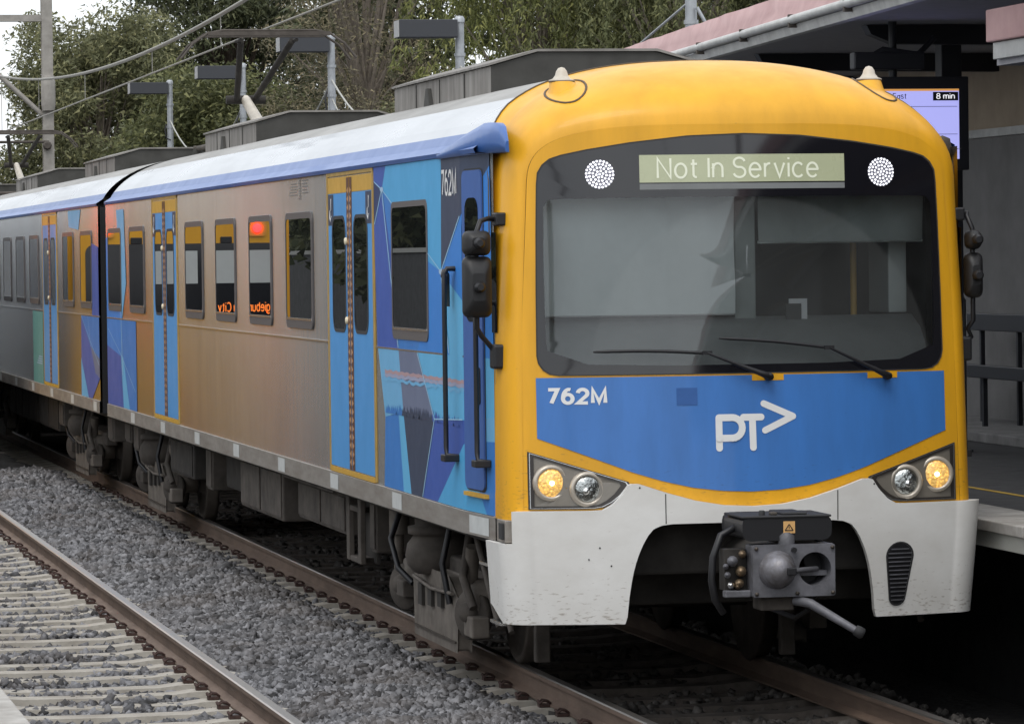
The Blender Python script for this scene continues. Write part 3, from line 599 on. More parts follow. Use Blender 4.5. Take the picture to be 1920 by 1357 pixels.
# vinyl facets by the cab and at the rear end
o1 = .003
cabf = [('f_violet', [(4.28, 3.37), (3.77, 3.37), (3.93, 3.21), (4.28, 3.27)], o1), ('f_navy', [(4.28, 3.27), (3.93, 3.21), (4.28, 2.96)], o1), ('f_sky', [(3.77, 3.37), (1.65, 3.37), (1.69, 2.64), (2.18, 2.71), (3.93, 3.21)], o1),
 ('f_mid', [(3.93, 3.21), (2.18, 2.71), (2.26, 2.37), (2.6, 2.109), (3.34, 2.109), (3.53, 2.69)], o1), ('f_violet', [(4.28, 2.96), (3.93, 3.21), (3.53, 2.69), (3.34, 2.109), (4.2, 2.109)], o1), ('f_blue', [(2.18, 2.71), (1.69, 2.64), (1.44, 2.109), (2.6, 2.109), (2.26, 2.37)], o1),
 ('f_slate', [(1.65, 3.37), (.42, 3.37), (.42, 3.29), (1.69, 2.64)], o1), ('f_beam', [(1.69, 2.64), (.93, 2.45), (.93, 2.109), (1.44, 2.109)], o1),
 ('f_pale', [(4.18, 2.109), (3.34, 2.109), (3.18, 1.69), (3.91, 1.63)], o1), ('f_grey', [(3.34, 2.109), (2.6, 2.109), (1.99, 1.68), (3.18, 1.69)], o1), ('f_beam', [(2.6, 2.109), (.93, 2.109), (.93, 1.71), (1.99, 1.68)], o1),
 ('f_mid', [(3.91, 1.63), (3.37, 1.67), (3.20, 1.145), (3.98, 1.145)], o1), ('f_beam', [(3.37, 1.67), (3.18, 1.69), (2.9, 1.145), (3.20, 1.145)], o1), ('f_slate', [(3.18, 1.69), (1.99, 1.68), (2.46, 1.145), (2.9, 1.145)], o1), ('f_violet', [(1.99, 1.68), (.93, 1.71), (.93, 1.58), (1.92, 1.145), (2.46, 1.145)], o1)]
# taper side (split along Y so that it follows the plan of the cab)
cabt = [('f_blue', [(1.69, 2.64), (.98, 3.0), (.98, 2.462), (.93, 2.45)], o1), ('f_blue', [(.98, 3.0), (.42, 3.29), (.38, 2.109), (.93, 2.109), (.93, 2.45)], o1), ('f_beam', [(.93, 2.109), (.38, 2.109), (.38, 1.75), (.93, 1.71)], o1), ('f_pale', [(.93, 1.71), (.38, 1.75), (.38, 1.60), (.93, 1.58)], o1), ('f_sky', [(.93, 1.58), (.8, 1.38), (.55, 1.145), (1.92, 1.145)], o1), ('f_mid', [(.93, 1.58), (.38, 1.60), (.38, 1.145), (.55, 1.145), (.8, 1.38)], o1)]
cabt[0] = ('f_blue', [(1.69, 2.64), (.98, 3.0), (.98, 2.462)], o1)
def wavy(z, amp, h, y0, y1, m, off, n=26):
    top = [(y0+(y1-y0)*k/n, z+h/2+amp*math.sin(k*1.9)+rng.uniform(-1, 1)*amp*.5) for k in range(n+1)]; bot = [(y, zz-h+rng.uniform(-1, 1)*amp*.4) for y, zz in top]
    return [(m, [top[k], top[k+1], bot[k+1], bot[k]], off) for k in range(n)]
wv = wavy(1.945, .005, .026, .95, 3.9, 'f_salmon', .0042, 44)+wavy(1.922, .006, .024, .95, 3.9, 'f_lilac', .0046, 40)+wavy(1.893, .010, .022, .95, 3.9, 'f_pale', .0050, 36)
y_ = 3.86
while y_ > .98:      # ragged tree line
    h_ = rng.uniform(.015, .06); w2 = rng.uniform(.05, .11); m_t = 'f_mid' if y_ > 3.22 else 'f_slate' if y_ > 2.05 else 'f_violet'
    wv.append((m_t, [(y_+w2*.6, 1.66), (y_, 1.685+h_), (y_-w2*.6, 1.66)], .0044+.0001*(int(y_*40) % 3))); y_ -= w2*.75
tn = [(3.2, 1.70), (3.0, 1.735), (2.85, 1.70), (2.65, 1.74), (2.5, 1.69), (2.3, 1.735), (2.15, 1.69), (1.99, 1.66), (1.85, 1.75), (1.6, 1.69), (1.45, 1.75), (1.3, 1.68), (1.1, 1.72), (.95, 1.70)]
lines = [wline((3.93, 3.21), (1.69, 2.64), .004), wline((1.69, 2.64), (1.02, 2.99), .004), wline((3.93, 3.21), (3.34, 2.12), .004), wline((3.93, 3.21), (4.25, 2.97), .004), wline((1.69, 2.64), (1.44, 2.12), .004), wline((2.6, 2.1), (1.99, 1.68), .004), wline((1.99, 1.68), (2.46, 1.15), .003), wline((1.99, 1.68), (1.0, 1.71), .004), wline((3.93, 3.21), (4.25, 3.27), .004)]
for s in (-1, 1):
    facets(car, SXc, s, cabf+cabt+wv+lines)
    mb = MB()
    for c in ((3.93, 3.21), (1.69, 2.64)): mb.add([side_map(SXc, s, .006)(c[0]+.07*math.cos(k*math.pi/4), c[1]+.018*math.sin(k*math.pi/4)) for k in range(8)], [tuple(range(8))], 'f_white')
    mb.build('livery_star', car)
rearf = [('f_blue', [(L1-.02, 3.0), (21.4, 3.05), (20.95, 2.109), (L1-.02, 2.109)], o1), ('f_pale', [(21.4, 3.3), (20.65, 3.3), (20.5, 2.5), (20.95, 2.109)], o1), ('f_blue', [(L1-.02, 2.1), (20.95, 2.1), (21.1, 1.7), (L1-.02, 1.8)], o1), ('f_mid', [(20.95, 2.1), (19.6, 2.1), (19.6, 1.5), (20.9, 1.7), (21.1, 1.7)], o1), ('f_violet', [(L1-.02, 1.8), (21.1, 1.7), (20.9, 1.145), (L1-.02, 1.145)], o1), ('f_beam', [(21.1, 1.7), (20.9, 1.7), (20.3, 1.145), (20.9, 1.145)], o1), ('f_mid', [(20.9, 1.7), (19.6, 1.5), (19.6, 1.145), (20.3, 1.145)], o1), wline((22.4, 1.99), (21.0, 1.7), .004), wline((21.0, 1.7), (19.7, 1.35), .004), wline((21.2, 3.2), (20.95, 1.5), .006)]
for s in (-1, 1): facets(car, SXc, s, rearf, 'rear_livery')
lettering('side_number', '762M', lambda u, v, k: side_map(SXc, -1, .0062+.0006*k)(1.62-.50*u, 3.135+.145*v), 'lettering_white', car, .17, .2)
# small faded print above the window ahead of the door
mb = MB()
for k in range(5): mb.add([side_map(SXc, -1, .002)(*p) for p in ((8.35-.02*k, 3.235+.022*k), (7.95, 3.235+.022*k), (7.95, 3.242+.022*k), (8.35-.02*k, 3.242+.022*k))], [(0, 1, 2, 3)], 'lettering_grey')
for k in range(9): mb.add([side_map(SXc, -1, .002)(*p) for p in ((7.86-.03*(k % 3), 3.20+.02*k), (7.74, 3.20+.02*k), (7.74, 3.213+.02*k), (7.86-.03*(k % 3), 3.213+.02*k))], [(0, 1, 2, 3)], 'lettering_grey')
for k in range(5): mb.add([side_map(SXc, -1, .002)(*p) for p in ((7.66, 3.245+.024*k), (7.36+.05*(k % 2), 3.245+.024*k), (7.36+.05*(k % 2), 3.254+.024*k), (7.66, 3.254+.024*k))], [(0, 1, 2, 3)], 'lettering_grey')
mb.build('faded_print', car)

# cab shell: lofted ring from the body section to the face, face ring with the windscreen opening
TH = 40
def section(a, h, zc, n, zb=1.13, ns=10):
    out = [(-a, zb+(zc-zb)*k/ns, 0.) for k in range(ns)]
    for k in range(TH+1):
        t = math.pi*(1-k/TH); c, s_ = math.cos(t), math.sin(t)
        out.append((a*math.copysign(abs(c)**(2/n), c), zc+(h-zc)*abs(s_)**(2/n), abs(s_)))
    out += [(a, zb+(zc-zb)*(ns-1-k)/ns, 0.) for k in range(ns)]
    return out
def tumble(z, f): return 1-.034*f*min(1.0, max(0, z-2.3)/.83)+.010*f*max(0, 2.3-z)
rows = []; NP = 12
for k in range(NP+1):
    ph = math.radians(90*k/NP); q = 1-math.sin(ph)
    sc = section(1.470-.110*q, 3.95-.43*q, 3.2-.15*q, 2.3+1.7*q**1.5)
    rows.append([(x*tumble(z, 1-.5*k/NP), frontY(max(-1.36, min(1.36, x)), z)+(.22+.80*wt**1.5)*(1-math.cos(ph)), z) for x, z, wt in sc])
sc = section(1.482, 3.956, 3.2, 2.3)
last = [(x+math.copysign(.042, x)*min(1, max(0, (wt-.25)*3))*min(1, abs(x)), .27+.70*wt, z) for x, z, wt in sc]
rows.append(last)
shell = MB().grid(rows, 'yellow', True)
O1 = [(x*tumble(z, 1), z) for x, z, wt in section(1.36, 3.95-.43, 3.05, 4)]
NB = 24; xb = O1[-1][0]; O1 += [(xb-2*xb*k/NB, 1.13) for k in range(1, NB)]
ws_half = [(0, 3.455), (.35, 3.443), (.7, 3.405), (.95, 3.367), (1.10, 3.337), (1.17, 3.315), (1.215, 3.28), (1.245, 3.23), (1.252, 3.16), (1.26, 2.9), (1.268, 2.5), (1.272, 2.13), (1.262, 2.085), (1.235, 2.045), (1.195, 2.02), (1.14, 2.012), (.6, 2.012), (0, 2.012)]
WS = ws_half+[(-x, z) for x, z in ws_half[-2:0:-1]]
ctr = (0, 2.6)
angs = [math.atan2(z-ctr[1], x-ctr[0]) for x, z in O1]
W1 = [radial(WS, ctr, a) for a in angs]
rr_ = []
for t in (0, .25, .5, .75, 1): rr_.append([on_front(0)(a[0]+(b[0]-a[0])*t, a[1]+(b[1]-a[1])*t) for a, b in zip(O1, W1)])
shell.grid(rr_, 'yellow', True, True)
shell.grid([[on_front(0)(*b) for b in W1], [(b[0], frontY(*b)+.05, b[1]) for b in W1]], 'black', False, True)
from mathutils.bvhtree import BVHTree
DOME = BVHTree.FromPolygons([Vector(p) for p in shell.v], shell.f)
def dome_z(x, y):
    h_ = DOME.ray_cast(Vector((x, y, 6)), Vector((0, 0, -1)))[0]
    return h_.z if h_ is not None else 3.5
shell = shell.build('cab_shell', car)
MB().tube([(x*1.002, y, z+.002) for x, y, z in last[8:-8]], .006, 'seal_dark', 6).build('shell_seam', car)
# fairing: blue eyebrow at the end of the gutter
for s in (-1,):
    eb = MB(); rws = []
    for k in range(13):
        t = k/12; y = 1.7-1.80*t; wd = .012+.10*math.sin(min(1, t*1.25)*math.pi*.5)**1.5*(1 if t < .8 else (1-t)/.2*.75+.25)
        hh = .03+.135*min(1, t*1.5)*(1 if t < .75 else math.sqrt(max(0, 1-((t-.75)/.25)**2))*.92+.08)
        cx = SXc(y)-.012; wi = 1 if t < .6 else 1-.85*((t-.6)/.4)**1.5
        rws.append([(s*(cx-.10*wi), y, 3.385+hh*1.02), (s*(cx-.02*wi), y, 3.39+hh), (s*(cx+.02*wi), y, 3.385+hh*.75), (s*(cx+.035*wi), y, 3.38+hh*.3), (s*(cx+.035*wi), y, 3.365), (s*(cx-.12*wi), y, 3.362)])
    eb.grid(rws, 'roof_blue', True); eb.add(rws[-1], [tuple(range(6))], 'roof_blue'); eb.build('gutter_fairing', car)
# windscreen: black border and clear pane
gi_half = [(0, 3.078), (.6, 3.078), (1.12, 3.076), (1.19, 3.07), (1.218, 3.03), (1.225, 2.7), (1.222, 2.3), (1.216, 2.16), (.98, 2.075), (.5, 2.062), (0, 2.062)]
GI = gi_half+[(-x, z) for x, z in gi_half[-2:0:-1]]
NA = 120; an = [2*math.pi*k/NA for k in range(NA)]
an = sorted(set(an+[math.atan2(z-2.6, x) % (2*math.pi) for x, z in GI+WS])); A = [radial(WS, ctr, a) for a in an]; B = [radial(GI, ctr, a) for a in an]
wsr = MB()
wsr.grid([[on_front(.004)(a[0]+(b[0]-a[0])*t, a[1]+(b[1]-a[1])*t) for a, b in zip(A, B)] for t in (0, .5, 1)], 'black_gloss', True, True)
wind = wsr.build('windscreen', car)
MB().grid([[on_front(.004)(ctr[0]+(b[0]-ctr[0])*t, ctr[1]+(b[1]-ctr[1])*t) for b in B] for t in (1, .8, .6, .4, .2, .02)], 'windscreen_glass', True, True).build('pane', wind)
MB().ring(A, [radial([(x*1.006, 2.6+(z-2.6)*1.010) for x, z in WS], ctr, a) for a in an], on_front(.006), 'rubber').build('seal', wind)
# destination sign
sg = MB(); zz = lambda x: 0
def fr_panel(x0, x1, z0, z1, off, m, n=12): return MB().grid([[on_front(off)(x0+(x1-x0)*k/n, z) for k in range(n+1)] for z in (z0, z1)], m, True)
sign = fr_panel(-.645, .64, 3.168, 3.335, .0065, 'sign_panel').build('destination_sign', car)
fr_panel(-.645, .64, 3.125, 3.160, .0065, 'console_grey').build('sign_ledge', sign)
lettering('sign_text', 'Not In Service', lambda u, v, k: on_front(.009+.0006*k)(-.535+1.0*u, 3.195+.118*v), 'sign_text', sign, .115, .17)
for s in (-1, 1):   # LED marker lamps
    cx, cz, r = s*.883, 3.222, .088
    ld = MB().add([on_front(.007)(cx+r*math.cos(k*math.pi/16), cz+r*math.sin(k*math.pi/16)) for k in range(32)], [tuple(range(32))], 'led_disc').build('marker_lamp', car)
    for ring, cnt in ((0, 1), (.0205, 6), (.041, 12), (.0615, 18), (.080, 24)):
        for k in range(cnt):
            a = 2*math.pi*k/cnt+ring*9; px, pz = cx+ring*math.cos(a), cz+ring*math.sin(a)
            MB().add([on_front(.010)(px+0.0072*math.cos(j*math.pi/4), pz+.0072*math.sin(j*math.pi/4)) for j in range(8)], [tuple(range(8))], 'led_white').build('led', ld)
# blue panel, V shaped lower edge
vx = [0, .18, .36, .54, .72, .9, 1.08, 1.25, 1.30]; vz = [1.292, 1.300, 1.322, 1.363, 1.418, 1.487, 1.555, 1.618, 1.637]
def interp(x, xs, zs): return float(np.interp(abs(x), xs, zs))
xs = [-1.285+2.57*k/56 for k in range(57)]
bp = MB().grid([[on_front(.004)(x, interp(x, vx, vz)+(1.996-interp(x, vx, vz))*t) for x in xs] for t in (0, .2, .4, .6, .8, 1)], 'blue_front', True).build('blue_panel', car)
# yellow lip round the lower windscreen corners and at wiper pivots
for px in (.115, .86):
    MB().grid([[on_front(.0065)(px+dx, z) for dx in (-.10, -.06, 0, .06, .10)] for z in (2.0, 1.962)], 'yellow', True).build('wiper_plinth', car)
lettering('front_number', '762M', lambda u, v, k: on_front(.007+.0006*k)(-1.215+.335*u, 1.843+.082*v), 'lettering_white', car, .25, .2)
fr_panel(-.452, -.326, 1.82, 1.925, .0065, 'patch_blue', 2).build('covered_patch', car)
def stroke(mb, pts, wd, off, m):      # round ended flat stroke on the face
    for i in range(len(pts)-1):
        (x1, z1), (x2, z2) = pts[i], pts[i+1]; d = Vector((x2-x1, z2-z1)).normalized(); n = Vector((-d.y, d.x))*wd/2
        mb.add([on_front(off)(*p) for p in ((x1+n.x, z1+n.y), (x1-n.x, z1-n.y), (x2-n.x, z2-n.y), (x2+n.x, z2+n.y))], [(0, 1, 2, 3)], m)
    for k, (x, z) in enumerate(pts): mb.add([on_front(off+.0003*(k+1))(x+wd/2*math.cos(j*math.pi/8), z+wd/2*math.sin(j*math.pi/8)) for j in range(16)], [tuple(range(16))], m)
lg = MB(); wd = .042
bowl = [(-.115+.062*math.cos(a), 1.679+.062*math.sin(a)) for a in [math.pi/2-math.pi*k/12 for k in range(13)]]
stroke(lg, [(-.197, 1.558), (-.197, 1.741)]+bowl+[(-.197, 1.617)], wd, .007, 'lettering_white')
stroke(lg, [(-.045, 1.741), (.066, 1.741)], wd, .007, 'lettering_white'); stroke(lg, [(.011, 1.741), (.013, 1.558)], wd, .0078, 'lettering_white')
stroke(lg, [(.084, 1.822), (.268, 1.742), (.090, 1.660)], wd*.95, .007, 'lettering_white'); lg.build('logo', car)
# head lamps
def curve_pts(s): return [(s*x, z) for x, z in [(1.345, 1.553), (1.345, 1.203), (.96, 1.203), (.90, 1.212), (.845, 1.240), (.79, 1.285), (.742, 1.345), (.755, 1.364)]]
for s in (-1, 1):
    P0 = curve_pts(s); cc = (s*1.12, 1.33)
    sh = lambda k: [(cc[0]+(x-cc[0])*k, cc[1]+(z-cc[1])*k) for x, z in P0]
    def dens(p, n=6):
        out = []
        for i in range(len(p)):
            a, b = p[i], p[(i+1) % len(p)]
            for j in range(n): out.append((a[0]+(b[0]-a[0])*j/n, a[1]+(b[1]-a[1])*j/n))
        return out
    hl = MB(); hl.ring(dens(sh(1.0)), dens(sh(.965)), on_front(.012), 'rubber'); hl.ring(dens(sh(.965)), dens(sh(.945)), on_front(.014), 'silver'); hl.ring(dens(sh(.945)), dens(sh(.85)), on_front(.012), 'lamp_bezel'); hl.ring(dens(sh(1.0)), dens(sh(1.0)), on_front(.012), 'rubber', fi=on_front(-.01))
    inn = dens(sh(.85)); hl.ring(inn, inn, on_front(.012), 'lamp_bezel', fi=on_front(.004)); rings = [[on_front(.004)(cc[0]+(x-cc[0])*t, cc[1]+(z-cc[1])*t) for x, z in inn] for t in (1, .6, .02)]
    hl.grid(rings, 'lamp_housing', False, True); h = hl.build('headlight', car)
    for px, pz, r, lit in ((1.21, 1.362, .083, True), (.998, 1.322, .080, False)):
        f0 = Vector(on_front(.004)(s*px, pz)); ax = (0, -1, 0)
        MB().lathe([(r+.028, -.02), (r+.028, .010), (r+.012, .02), (r, .014), (r, .006)], f0, ax, 'lamp_ring', 32, False).build('lamp_ring', h)
        ln = MB().lathe([(r, .008), (r*.85, .018), (r*.5, .026), (.001, .029)], f0, ax, 'lamp_lit' if lit else 'lamp_clear', 32, False).build('lens', h)
        if lit: MB().lathe([(.001, .036), (.012, .034), (.016, .027)], f0+Vector((.0, 0, .0)), ax, 'lamp_bulb', 12, False).build('bulb', h)
        else: MB().lathe([(.0, .036), (.018, .032), (.025, .02)], f0+Vector((.012*s, 0, -.01)), ax, 'silver', 12, False).build('bulb', h)
# bumper skirt: shell swept round the nose in plan
def bump_path(s):
    pts = [(x, frontY(x, 1.2)-.055) for x in np.linspace(0, 1.34, 44)]
    x0, y0 = pts[-1]
    pts += [(x0+(1.53-x0)*math.sin(a), y0+.19*(1-math.cos(a))) for a in np.linspace(.12, math.pi/2, 12)]
    pts += [(1.533, .20), (1.535, .34)]
    return [(s*x, y) for x, y in pts]
btx = [0, .18, .36, .54, .70, .76, .80, .86, .92, 1.0, 1.36, 1.37, 1.6]; btz = [1.205, 1.214, 1.246, 1.298, 1.352, 1.352, 1.29, 1.228, 1.196, 1.193, 1.193, 1.193, 1.193]
blx = [0, .50, .57, .62, .655, .69, .725, .755, .778, .80, .801, 1.6]; blz = [1.112, 1.108, 1.10, 1.08, 1.04, .98, .90, .80, .68, .505, .505, .505]
pth = bump_path(-1)[::-1]+bump_path(1)[1:]
def bz(x, y):
    hi = interp(x, btx, btz); lo = interp(x, blx, blz)
    if (y > -.03 and abs(x) > 1.5) or x < -1.462: hi = .995;
    if y > -.03 and abs(x) > 1.5: lo = .505+.10*min(1, max(0, y-.02)/.3)
    return lo, hi
def bpt(x, y, z, ins=0.):
    k = max(0, 1.2-z)/.7; s = math.copysign(1, x) if x else 0
    return (x*(1-.036*k*min(1, abs(x)))-s*ins*min(1, max(0, abs(x)-.9)*3), y+.035*k**2+ins*(1 if y < .2 else 0), z)
NR = 12; bm_ = MB(); fr_, bk_ = [], []
fine = []
for i in range(len(pth)-1):
    a, b = pth[i], pth[i+1]; fine += [(a[0]+(b[0]-a[0])*t, a[1]+(b[1]-a[1])*t) for t in (0, .5)]
fine.append(pth[-1])
for k in range(NR+1):
    t = k/NR; fr_.append([bpt(x, y, bz(x, y)[0]+(bz(x, y)[1]-bz(x, y)[0])*t) for x, y in fine]); bk_.append([bpt(x, y, bz(x, y)[0]+(bz(x, y)[1]-bz(x, y)[0])*t, .05) for x, y in fine])
bm_.grid(fr_, 'bumper_white', True); bm_.grid(bk_, 'under_dark', True); bm_.grid([fr_[0], bk_[0]], 'bumper_white', False); bm_.grid([fr_[-1], bk_[-1]], 'bumper_white', False); bm_.grid([[r[0] for r in fr_], [r[0] for r in bk_]], 'bumper_white', False); bm_.grid([[r[-1] for r in fr_], [r[-1] for r in bk_]], 'bumper_white', False)
bump = bm_.build('bumper_skirt', car)
def on_bump(off): return lambda X, Z: tuple(np.array(bpt(X, frontY(X, 1.2)-.055, Z))+np.array((0, -off, 0)))
for x in (-.545, .53): MB().add([on_bump(.002)(*p) for p in ((x-.003, 1.11), (x+.003, 1.11), (x+.003, 1.29), (x-.003, 1.29))], [(0, 1, 2, 3)], 'black').build('seam', bump)
# oval grille in one skirt
ov = []; vc = .955
for k in range(13): a = math.pi*k/12; ov.append((vc+.086*math.cos(a), .868+.084*math.sin(a)))
for k in range(13): a = math.pi+math.pi*k/12; ov.append((vc-.004+.054*math.cos(a), .628+.052*math.sin(a)))
gr = MB().ring(ov, [(vc+(x-vc)*1.13, .76+(z-.76)*1.05) for x, z in ov], on_bump(.006), 'rubber'); gr.add([on_bump(.004)(*p) for p in ov], [tuple(range(len(ov)))], 'black'); gr = gr.build('vent', bump)
for k in range(13):
    z = .60+.026*k; h_ = .046+.034*min(1, (z-.6)/.26)-(.02 if k == 12 else 0); MB().prism([(vc-h_, z), (vc+h_, z), (vc+h_, z+.007), (vc-h_, z+.007)], on_bump(.010), on_bump(.005), 'coupler_grey').build('slat', gr)
for px, pz in ((-.95, .97), (-.885, .86), (-1.02, .90), (-.70, 1.33), (.77, 1.32)): MB().add([on_bump(.003)(px+.006*math.cos(j), pz+.006*math.sin(j)) for j in range(6)], [tuple(range(6))], 'black').build('chip', bump)
# beacons on the dome
for s in (-1, 1):
    cx, cy2 = s*.985, .44; zt = dome_z(cx, cy2)+.030; bc = MB(); rw = []
    rg = [(cx+.118*math.cos(2*math.pi*k/28), .33+.27*math.sin(2*math.pi*k/28)) for k in range(28)]
    base = [(x, y, dome_z(x, y)-.004) for x, y in rg]
    for t in (0, .25, .5, .75, 1):
        q = t**.6; rw.append([(bx+(cx+.074*math.cos(2*math.pi*k/28)-bx)*q, by+(cy2+.085*math.sin(2*math.pi*k/28)-by)*q, bz_+(zt-bz_)*t**1.7) for k, (bx, by, bz_) in enumerate(base)])
    bc.grid(rw, 'yellow', True, True); bc.add(rw[-1], [tuple(range(28))[::-1]], 'yellow'); b_ = bc.build('beacon_pod', car)
    MB().tube([(x, y, z+.004) for x, y, z in base]+[(base[0][0], base[0][1], base[0][2]+.004)], .0085, 'seal_dark', 6).build('seal', b_)
    MB().lathe([(.078, 0), (.080, .008), (.056, .016), (.040, .038), (.034, .062), (.020, .082), (.001, .088)], (cx, cy2, zt+.002), (0, 0, 1), 'beacon_cream', 18).build('beacon', b_)
    MB().lathe([(.079, -.005), (.083, 0), (.079, .005)], (cx, cy2, zt), (0, 0, 1), 'seal_dark', 18, False).build('seal', b_)
# horn pod on the platform side corner
MB().lathe([(.001, .10), (.05, .08), (.07, .0), (.06, -.08), (.0, -.12)], (1.44, .40, 3.36), (0, -.3, 1), 'under_grey', 14).build('side_lamp', car)
# wipers
def wiper(px, pz, ex, ez, bx0, bz0, bx1, bz1):
    w_ = MB(); f = on_front(.055)
    am = [(px+(ex-px)*t, pz+(ez-pz)*t) for t in (0, .15, .4, .7, 1)]
    w_.tube([on_front(.03)(px, pz)]+[f(*p) for p in am], [.026, .024, .018, .013, .010, .008], 'black', 8); root = w_.build('wiper', car)
    MB().lathe([(.0, .075), (.022, .07), (.026, .03), (.026, -.01)], on_front(0)(px, pz), (0, -1, 0), 'black', 14).build('pivot', root)
    b = MB(); n = 10; path = [(bx0+(bx1-bx0)*k/n, bz0+(bz1-bz0)*k/n+.010*math.sin(math.pi*k/n)) for k in range(n+1)]
    b.tube([on_front(.03)(*p) for p in path], [.006]+[.011]*(n-1)+[.006], 'black', 6); b.box(ex-.03, ex+.03, f(ex, ez)[1]-.005, f(ex, ez)[1]+.02, ez-.012, ez+.012, 'black'); b.build('blade', root)
wiper(.115, 1.985, -.27, 2.135, -.95, 2.15, -.25, 2.132); wiper(.885, 1.975, .50, 2.155, -.19, 2.222, .52, 2.15)
# cab door, hand rails, mirrors
for s in (-1, 1):
    fd = side_map(SXc, s, .016)
    po = [(.94-.03*math.cos(0), 1.30)]; dr = rrect(.55, .93, 1.29, 3.27, .05, 3)
    d = MB().prism(dr, fd, side_map(SXc, s, -.01), 'cabdoor_blue').build('cab_door', car)
    MB().ring(dr, [(.74+(x-.74)*1.07, 2.28+(z-2.28)*1.012) for x, z in dr], side_map(SXc, s, .006), 'rubber').build('seal', d)
    wn = rrect(.61, .87, 2.33, 3.10, .08, 4); MB().add([side_map(SXc, s, .018)(*p) for p in wn], [tuple(range(len(wn)))], 'side_glass').build('pane', d)
    hn = rrect(.60, .70, 1.82, 2.05, .02, 2); MB().prism(hn, side_map(SXc, s, .024), side_map(SXc, s, .01), 'black').build('handle', d)
    MB().prism([(.50, 1.245), (.92, 1.245), (.92, 1.27), (.50, 1.27)], side_map(SXc, s, .03), side_map(SXc, s, -.01), 'door_yellow').build('door_sill', car)
    for yy, z0, z1, hook in ((1.20, 1.47, 2.66, True), (.36, 1.47, 2.45, False)):
        x = s*(SXc(yy)+.075); hr = MB()
        hr.tube([(s*SXc(yy), yy-.05, z0), (x, yy-.02, z0+.01), (x, yy, z0+.06)]+[(x, yy, z0+(z1-z0)*k/6) for k in range(1, 6)]+[(x, yy, z1-.03), (x-s*.02, yy, z1), (s*SXc(yy), yy, z1)], .017, 'black', 8)
        h_ = hr.build('hand_rail', car); MB().box(s*SXc(yy), s*(SXc(yy)+.10), yy-.07, yy+.07, z0-.03, z0+.015, 'black').build('bracket', h_, .006)
        if hook: MB().tube([(x, yy, z1-.05), (x-s*.01, yy+.03, z1-.02), (x-s*.03, yy+.08, z1-.04), (x-s*.03, yy+.08, z1-.24)], .022, 'under_grey', 8).build('grip', h_)
    # mirror cluster
    mr = MB(); x = s*(1.61 if s < 0 else 1.53)
    arm = [(s*1.44, .16, 2.955), (s*1.52, .12, 2.965), (x*.98, .08, 2.95), (x, .06, 2.87), (x, .06, 2.70), (x, .06, 2.45), (x, .06, 2.30), (x*.98, .08, 2.25), (s*1.53, .10, 2.20), (s*1.46, .12, 2.12)]
    mr.tube(arm, .016, 'black', 8); mm = mr.build('mirror', car)
    MB().box(s*1.42, s*1.485, .06, .20, 2.92, 3.0, 'black').build('bracket', mm, .01); MB().box(s*1.43, s*1.515, .03, .17, 2.05, 2.20, 'black').build('bracket', mm, .015)
    for zc, hz, hx in (((2.815, .075, .085), (2.55, .185, .088)) if s < 0 else ((2.80, .06, .05), (2.58, .14, .055))):
        hd = MB(); rws = []
        for dy, k in ((.0, .86), (.02, 1.0), (.06, 1.0), (.10, .8), (.115, .45)):
            rws.append([(x+s*.0+px*k, .02+dy*-1+.07, zc+pz*k) for px, pz in rrect(-hx, hx, -hz, hz, .04, 5)])
        hd.grid(rws, 'mirror_black', True, True); hd.add(rws[-1], [tuple(range(24))], 'mirror_black'); hd.add(rws[0], [tuple(range(24))[::-1]], 'black_gloss'); hd.build('mirror_head', mm)
        MB().lathe([(.03, -.02), (.035, .02), (.02, .04)], (x, -.04, zc+.0), (0, -1, 0), 'black', 12).build('mount', mm)
    dk = MB().add([side_map(SXc, s, .004)(*p) for p in ((.405, 2.27), (.31, 2.27), (.31, 2.88), (.405, 2.88))], [(0, 1, 2, 3)], 'side_glass').build('quarter_window', car)
# coupler
cp = MB(); cp.tube([(0, .6, .88), (0, -1.05, .88)], .13, 'under_dark', 16); cpl = cp.build('coupler', car)
cv = MB(); cv.prism(rrect(-.29, .235, 1.06, 1.19, .04, 3), lambda x, z: (x, -1.24, z), lambda x, z: (x, -.75, z), 'black'); cv.box(-.30, .24, -1.25, -.8, 1.185, 1.20, 'rubber'); cv.lathe([(.02, 0), (.02, .03), (.0, .03)], (-.17, -1.2, 1.20), (0, 0, 1), 'rubber', 8); cv.box(-.12, -.08, -1.22, -1.16, 1.20, 1.22, 'under_grey'); cv.box(-.05, .10, -1.22, -.9, 1.20, 1.215, 'rubber'); cv.build('cover', cpl, .008)
MB().box(-.052, .018, -1.246, -1.243, 1.095, 1.165, 'label_orange').build('warning_label', cpl)
tri = MB(); 
for a, b in (((-.042, 1.112), (.006, 1.112)), ((.006, 1.112), (-.018, 1.148)), ((-.018, 1.148), (-.042, 1.112))): tri.tube([(a[0], -1.2475, a[1]), (b[0], -1.2475, b[1])], .0028, 'black', 4)
tri.tube([(-.018, -1.2475, 1.120), (-.018, -1.2475, 1.136)], .0022, 'black', 4); tri.build('warning_sign', cpl)
face = rrect(-.245, .252, .725, 1.03, .012, 2); N = len(face)
hc = (.13, .885); hole = []
fp = MB(); fa_ = [math.atan2(z-hc[1], x-hc[0]) for x, z in face]
order = sorted(range(N), key=lambda i: fa_[i]); angl = sorted(set([round(fa_[i], 5) for i in order]+[round(-math.pi+2*math.pi*k/36, 5) for k in range(36)]))
outr = [radial(face, hc, a) for a in angl]; inr = [(hc[0]+.098*math.cos(a), hc[1]+.098*math.sin(a)) for a in angl]
fY = lambda y: (lambda x, z: (x, y, z))
